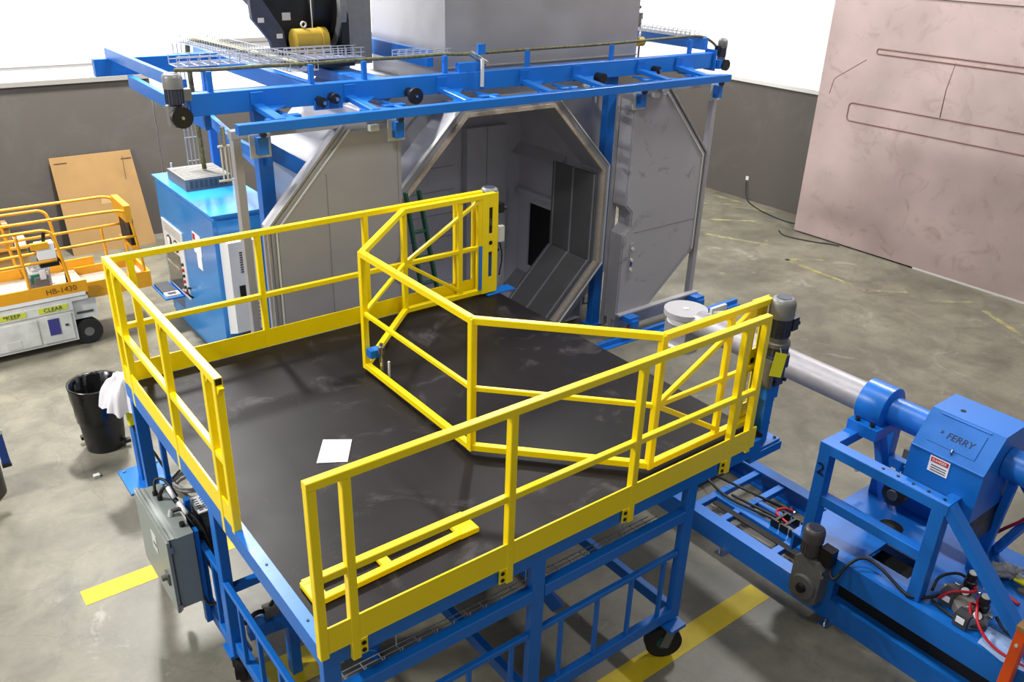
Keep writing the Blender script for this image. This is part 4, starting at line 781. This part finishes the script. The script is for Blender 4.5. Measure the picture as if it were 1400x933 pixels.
# pneumatics and hoses
pv = thing('air_regulators', (4.62, -1.4, ZD), 'pair of black and grey air regulators with gauges on the carriage deck', 'valve unit')
MB().bar((4.58, -1.25, ZD + .05), (4.33, -1.54, ZD + .05), .17, .09, c=.01).build('manifold', lgr, pv)
for x, y in ((4.60, -1.34), (4.42, -1.52)):
    b = MB().box(x - .05, x + .05, y - .05, y + .05, ZD + .005, ZD + .13).build('regulator_body', lgr, pv); MB().lathe((x, y, ZD + .13), (x, y, ZD + .25), [(0, .045), (.4, .045), (.45, .034), (.65, .034), (.7, .04), (1, .038)], 20).build('regulator_bonnet', blk, b, 2); MB().lathe((x, y, ZD + .25), (x, y, ZD + .258), [(0, .032), (1, .03)], 20).build('knob_cap', lght, b, 2)
    MB().cyl((x - .05, y, ZD + .11), (x - .08, y - .01, ZD + .125), .036, 20).build('gauge_rim', blk, b, 2); MB().cyl((x - .08, y - .01, ZD + .125), (x - .085, y - .011, ZD + .127), .03, 20).build('gauge_dial', paperm, b, 2); MB().cyl((x + .02, y - .05, ZD + .10), (x + .02, y - .08, ZD + .10), .015, 10).build('fitting', chrome, b, 2); MB().cyl((x - .02, y + .05, ZD + .10), (x - .02, y + .09, ZD + .10), .015, 10).build('fitting', chrome, b, 2)
for x, y in ((4.44, -1.27), (4.30, -1.45)): vbk = MB().box(x - .05, x + .05, y - .06, y + .04, ZD + .01, ZD + .12).build('solenoid_valve', keyg, pv); MB().box(x - .055, x - .05, y - .04, y + .02, ZD + .05, ZD + .1).build('valve_label', paperm, vbk)
B('tag', tagy, pv, 4.68, 4.76, -1.44, -1.41, ZD + .11, ZD + .13)
for p in ([(4.62, -1.30, .74), (4.58, -1.40, .78), (4.48, -1.42, .80), (4.40, -1.30, .78), (4.37, -1.24, .68)], [(4.44, -1.50, .74), (4.36, -1.44, .80), (4.32, -1.50, .72)], [(4.52, -1.46, .78), (4.40, -1.48, .82), (4.26, -1.56, .74), (4.23, -1.72, .64), (4.26, -2.0, .635)]): TUBE('red_tube', redp, pv, p, .011)
for p in ([(4.46, -1.15, .64), (4.58, -1.12, .70), (4.72, -1.2, .72), (4.74, -1.27, .7)], [(4.36, -1.2, .635), (4.32, -1.3, .64), (4.30, -1.5, .64), (4.36, -1.6, .68)], [(4.5, -1.6, .7), (4.46, -1.7, .64), (4.5, -1.85, .64)]): TUBE('black_tube', cabl, pv, p, .012)
rh = tag(MB().tube([(5.0, -1.6, 1.75), (5.1, -1.45, 1.25), (5.32, -1.20, .85), (5.30, -1.14, .74), (5.2, -1.2, .645), (5.05, -1.3, .635), (4.9, -1.45, .635), (4.86, -1.62, .635)], .014, 8, 2).build('air_hose', redp, None, 1), 'red air hose dropping behind the arm housing to the carriage deck', 'hose')
bg = MB()
for k in range(6): bg.blob((5.12 + random.uniform(-.1, .1), -1.42 + random.uniform(-.12, .12), ZD + .06), random.uniform(.06, .09), random.uniform(.05, .09), random.uniform(.04, .06), 10, 7, .25)
bgt = thing('parts_bag', (5.12, -1.42, ZD), 'crumpled clear plastic bag of small parts on the carriage deck', 'plastic bag'); bg.build('bag', bag, bgt); B('yellow_card', tagy, bgt, 5.05, 5.14, -1.56, -1.48, ZD + .05, ZD + .065); B('fitting', gear, bgt, 5.0, 5.08, -1.6, -1.54, ZD, ZD + .03)
pl = MB().add([(4.22, -1.62, ZD + .012), (4.42, -1.60, ZD + .03), (4.44, -1.95, ZD + .02), (4.22, -2.0, ZD + .012), (4.34, -1.78, ZD + .045), (4.19, -1.8, ZD + .0)], [(0, 1, 4), (1, 2, 4), (2, 3, 4), (3, 5, 4), (5, 0, 4)]).add([(4.22, -1.62, ZD + .002), (4.42, -1.60, ZD + .002), (4.44, -1.95, ZD + .002), (4.22, -2.0, ZD + .002)], [(0, 3, 2, 1)])
tag(pl.build('plastic_film', mat('pale_film', (150, 180, 222), .25), None), 'pale creased plastic film near the orange post', 'plastic sheet')
ob = thing('orange_post', (4.1, -1.86, 0), 'orange steel post cut off by the lower right corner', 'post'); BAR('post', orng2, ob, (4.12, -1.88, 0), (4.12, -1.88, 1.02), .09, .07); B('bracket', cardb, ob, 4.07, 4.165, -1.90, -1.84, 1.02, 1.05); CYL('bolt', lght, ob, (4.08, -1.88, .9), (4.065, -1.88, .9), .012, 8)

# ------------------------------------------------------------------ scissor lift, cardboard, boxes
sl_ = thing('scissor_lift', (-.3, 8.6, 0), 'white scissor lift with orange guard rails parked by the back wall', 'lift')
B('chassis', whitew, sl_, -1.6, .46, 8.25, 9.0, .1, .56); B('chassis_nose', whitew, sl_, .46, .75, 8.3, 8.95, .36, .62)
B('step_plate', keyg, sl_, .50, .70, 8.292, 8.3, .43, .46)
B('door_panel', whitew, sl_, .05, .42, 8.238, 8.25, .14, .50); B('door_panel', whitew, sl_, -1.2, .02, 8.238, 8.25, .14, .48)
for x, y in ((.6, 8.33), (.6, 8.92), (-1.4, 8.33), (-1.4, 8.92)):
    wl = MB().cyl((x, y - .06, .17), (x, y + .06, .17), .17, 32).build('wheel', rub, sl_, 2); MB().cyl((x, y - .065, .17), (x, y - .055, .17), .06, 20).build('hub', gear, wl, 2)
B('scissor_stack', lght, sl_, -1.5, .62, 8.32, 8.92, .56, .70); B('slide_rail', whitew, sl_, -1.5, .66, 8.25, 8.31, .64, .69); B('slide_rail', wht, sl_, -1.5, .64, 8.24, 8.29, .70, .75)
B('platform_floor', gask, sl_, -1.7, .68, 8.27, 9.0, .75, .79); 
B('toe_board', orng, sl_, -1.7, .68, 8.24, 8.265, .73, .90); B('toe_board', orng, sl_, -1.7, .95, 9.0, 9.02, .75, .93)
B('extension_floor', gask, sl_, .68, 1.46, 8.36, 8.96, .68, .71); MB().box(.68, 1.48, 8.33, 8.36, .60, .82).box(1.46, 1.49, 8.33, 8.99, .60, .82).box(.68, 1.48, 8.96, 8.99, .60, .82).build('extension_toe_board', orng, sl_)
def hoop(pts, r=.019): return TUBE('rail_tube', orng, sl_, pts, r, 10, 2)
hoop([(-1.7, 8.26, 1.62), (.15, 8.26, 1.62), (.33, 8.26, 1.62), (.42, 8.26, 1.54), (.50, 8.26, .8)]); hoop([(-1.7, 9.0, 1.66), (.3, 9.0, 1.66), (.44, 9.0, 1.66), (.52, 9.0, 1.56), (.55, 9.0, .8)])
hoop([(-1.7, 8.26, 1.2), (.40, 8.26, 1.22)]); hoop([(-1.7, 9.0, 1.2), (.5, 9.0, 1.22)]); hoop([(-.0, 8.26, 1.6), (.03, 8.26, .8)]); hoop([(-.10, 9.0, 1.6), (-.06, 9.0, 1.66), (0, 9, 1.1), (.05, 9.0, .8)])
hoop([(-.9, 8.38, 1.70), (1.10, 8.38, 1.70), (1.29, 8.38, 1.68), (1.36, 8.38, 1.60), (1.44, 8.38, .8)]); hoop([(-.9, 8.95, 1.74), (1.0, 8.95, 1.74), (1.24, 8.95, 1.74), (1.34, 8.95, 1.66), (1.40, 8.95, .8)])
hoop([(-.2, 8.38, 1.30), (1.40, 8.38, 1.32)]); hoop([(-.2, 8.95, 1.32), (1.38, 8.95, 1.34)]); hoop([(1.1, 8.95, 1.32), (1.12, 8.95, .8)])
MB().box(1.30, 1.38, 8.36, 8.97, 1.52, 1.74).build('end_gate_plate', orng, sl_); MB().box(1.34, 1.40, 8.42, 8.9, 1.15, 1.54).build('document_box', blk, sl_)
MB().box(1.32, 1.42, 8.36, 8.97, 1.14, 1.18).build('end_gate_bar', orng, sl_)
cbx = MB().box(.20, .40, 8.27, 8.42, 1.24, 1.44).build('control_box', wht, sl_); MB().cyl((.30, 8.34, 1.44), (.33, 8.34, 1.62), .022, 12).build('joystick', blk, cbx, 2); MB().box(.20, .42, 8.27, 8.44, 1.14, 1.24).build('box_mount', blk, cbx)
MB().box(.14, .34, 8.26, 8.32, 1.38, 1.46).build('box_guard', orng, cbx)
TUBE('cable', cabl, sl_, [(.40, 8.36, 1.25), (.48, 8.34, 1.1), (.46, 8.30, .9), (.48, 8.29, .76)], .012)
for x0, x1, t in ((-.40, -.08, '*KEEP'), (.06, .40, 'CLEAR')):
    st = B('sticker', ygrn, sl_, x0, x1, 8.235, 8.239, .555, .625); text('lettering', t, .075, keyg, st, ((x0 + x1) / 2, 8.232, .59), (1, 0, 0), (0, 0, 1))
B('backing_strip', whitew, sl_, -1.5, .46, 8.239, 8.25, .53, .64)
text('lettering', 'HB-1430', .10, mat('brown_ink', (120, 74, 10), .6), sl_, (.37, 8.237, .82), (1, 0, 0), (0, 0, 1))
B('sticker', navy, sl_, .14, .27, 8.232, 8.239, .24, .46); B('latch', keyg, sl_, .33, .37, 8.232, 8.239, .33, .36); B('sticker', lght, sl_, -.36, -.2, 8.234, 8.239, .16, .26)
tbg = thing('tool_bag', (.18, 8.5, .79), 'clear plastic bag holding a grey and green pouch on the lift floor', 'plastic bag')
MB().box(.06, .30, 8.44, 8.56, .80, .98, c=.02).build('grey_pouch', keyg, tbg); B('green_pouch', teal, tbg, .09, .20, 8.415, 8.435, .90, 1.02); B('white_card', paperm, tbg, .19, .26, 8.41, 8.43, .94, 1.06)
bb = MB(); N2 = 22
for zz, a_, b_ in ((.795, .14, .09), (.86, .145, .095), (.98, .14, .09), (1.07, .15, .05), (1.13, .16, .03)):
    bb.v += [(.18 + a_ * math.copysign(abs(math.cos(2 * PI * k / N2)) ** .6, math.cos(2 * PI * k / N2)) + random.uniform(-.008, .008), 8.50 + b_ * math.copysign(abs(math.sin(2 * PI * k / N2)) ** .6, math.sin(2 * PI * k / N2)) + random.uniform(-.008, .008), zz + random.uniform(-.01, .01) * (zz > .8)) for k in range(N2)]
bb.f = [(i * N2 + k, i * N2 + (k + 1) % N2, (i + 1) * N2 + (k + 1) % N2, (i + 1) * N2 + k) for i in range(4) for k in range(N2)] + [tuple(range(N2))]
bb.build('bag', bag, tbg)
for x, y, a, b in ((.25, 8.6, .12, .06), (.5, 8.5, .18, .05)): tag(B('scrap_paper', paperm, None, x, x + a, y, y + b, .79, .81), 'white scrap on the scissor lift floor near the ' + ('middle' if x < .4 else 'control box end'), 'paper')
cdb = MB().prism([(1.19, 0.0), (2.52, 0.0), (2.43, 1.56), (1.17, 1.56)], 'y', 0, .02)
for i, v in enumerate(cdb.v): cdb.v[i] = (v[0], 11.85 + v[1] + .38 * v[2] / 1.56, v[2])
cdt = thing('cardboard_sheet', (1.8, 11.9, 0), 'large brown cardboard sheet leaning on the grey back wall', 'cardboard'); cdb.build('sheet', cardb, cdt)
for x0, x1, z0, z1 in ((1.22, 1.42, 1.47, 1.475), (2.25, 2.42, 1.44, 1.446), (2.26, 2.27, .8, 1.5)):
    yy = 11.85 + .38 * (z0 + z1) / 2 / 1.56; MB().box(x0, x1, yy - .014, yy - .002, z0, z1).build('crease', copperd, cdt)
yy = 11.85 + .38 * .85 / 1.56; B('tape_patch', cardl, cdt, 1.8, 1.95, yy - .022, yy - .012, .72, .88)
def carton(x0, x1, y0, y1, z0, z1, label, m=cardl, flap=True):
    t = thing('cardboard_box', ((x0 + x1) / 2, (y0 + y1) / 2, z0), label, 'box'); B('carton', m, t, x0, x1, y0, y1, z0, z1); B('packing_tape', gask, t, x0 - .001, x1 + .001, (y0 + y1) / 2 - .03, (y0 + y1) / 2 + .03, z1, z1 + .002)
    if flap: B('flap', m, t, x0, x1, y0 - .06, y0, z1 - .01, z1)
    return t
carton(-.5, .52, 11.65, 12.1, 0, .36, 'wide brown carton on the floor behind the scissor lift', cardb); carton(.0, .34, 11.7, 12.05, .365, .72, 'smaller cardboard box on top of the wide brown carton', cardb)
carton(.36, .52, 11.7, 11.95, .365, .50, 'small pale box beside the upper carton behind the lift', wht, False)
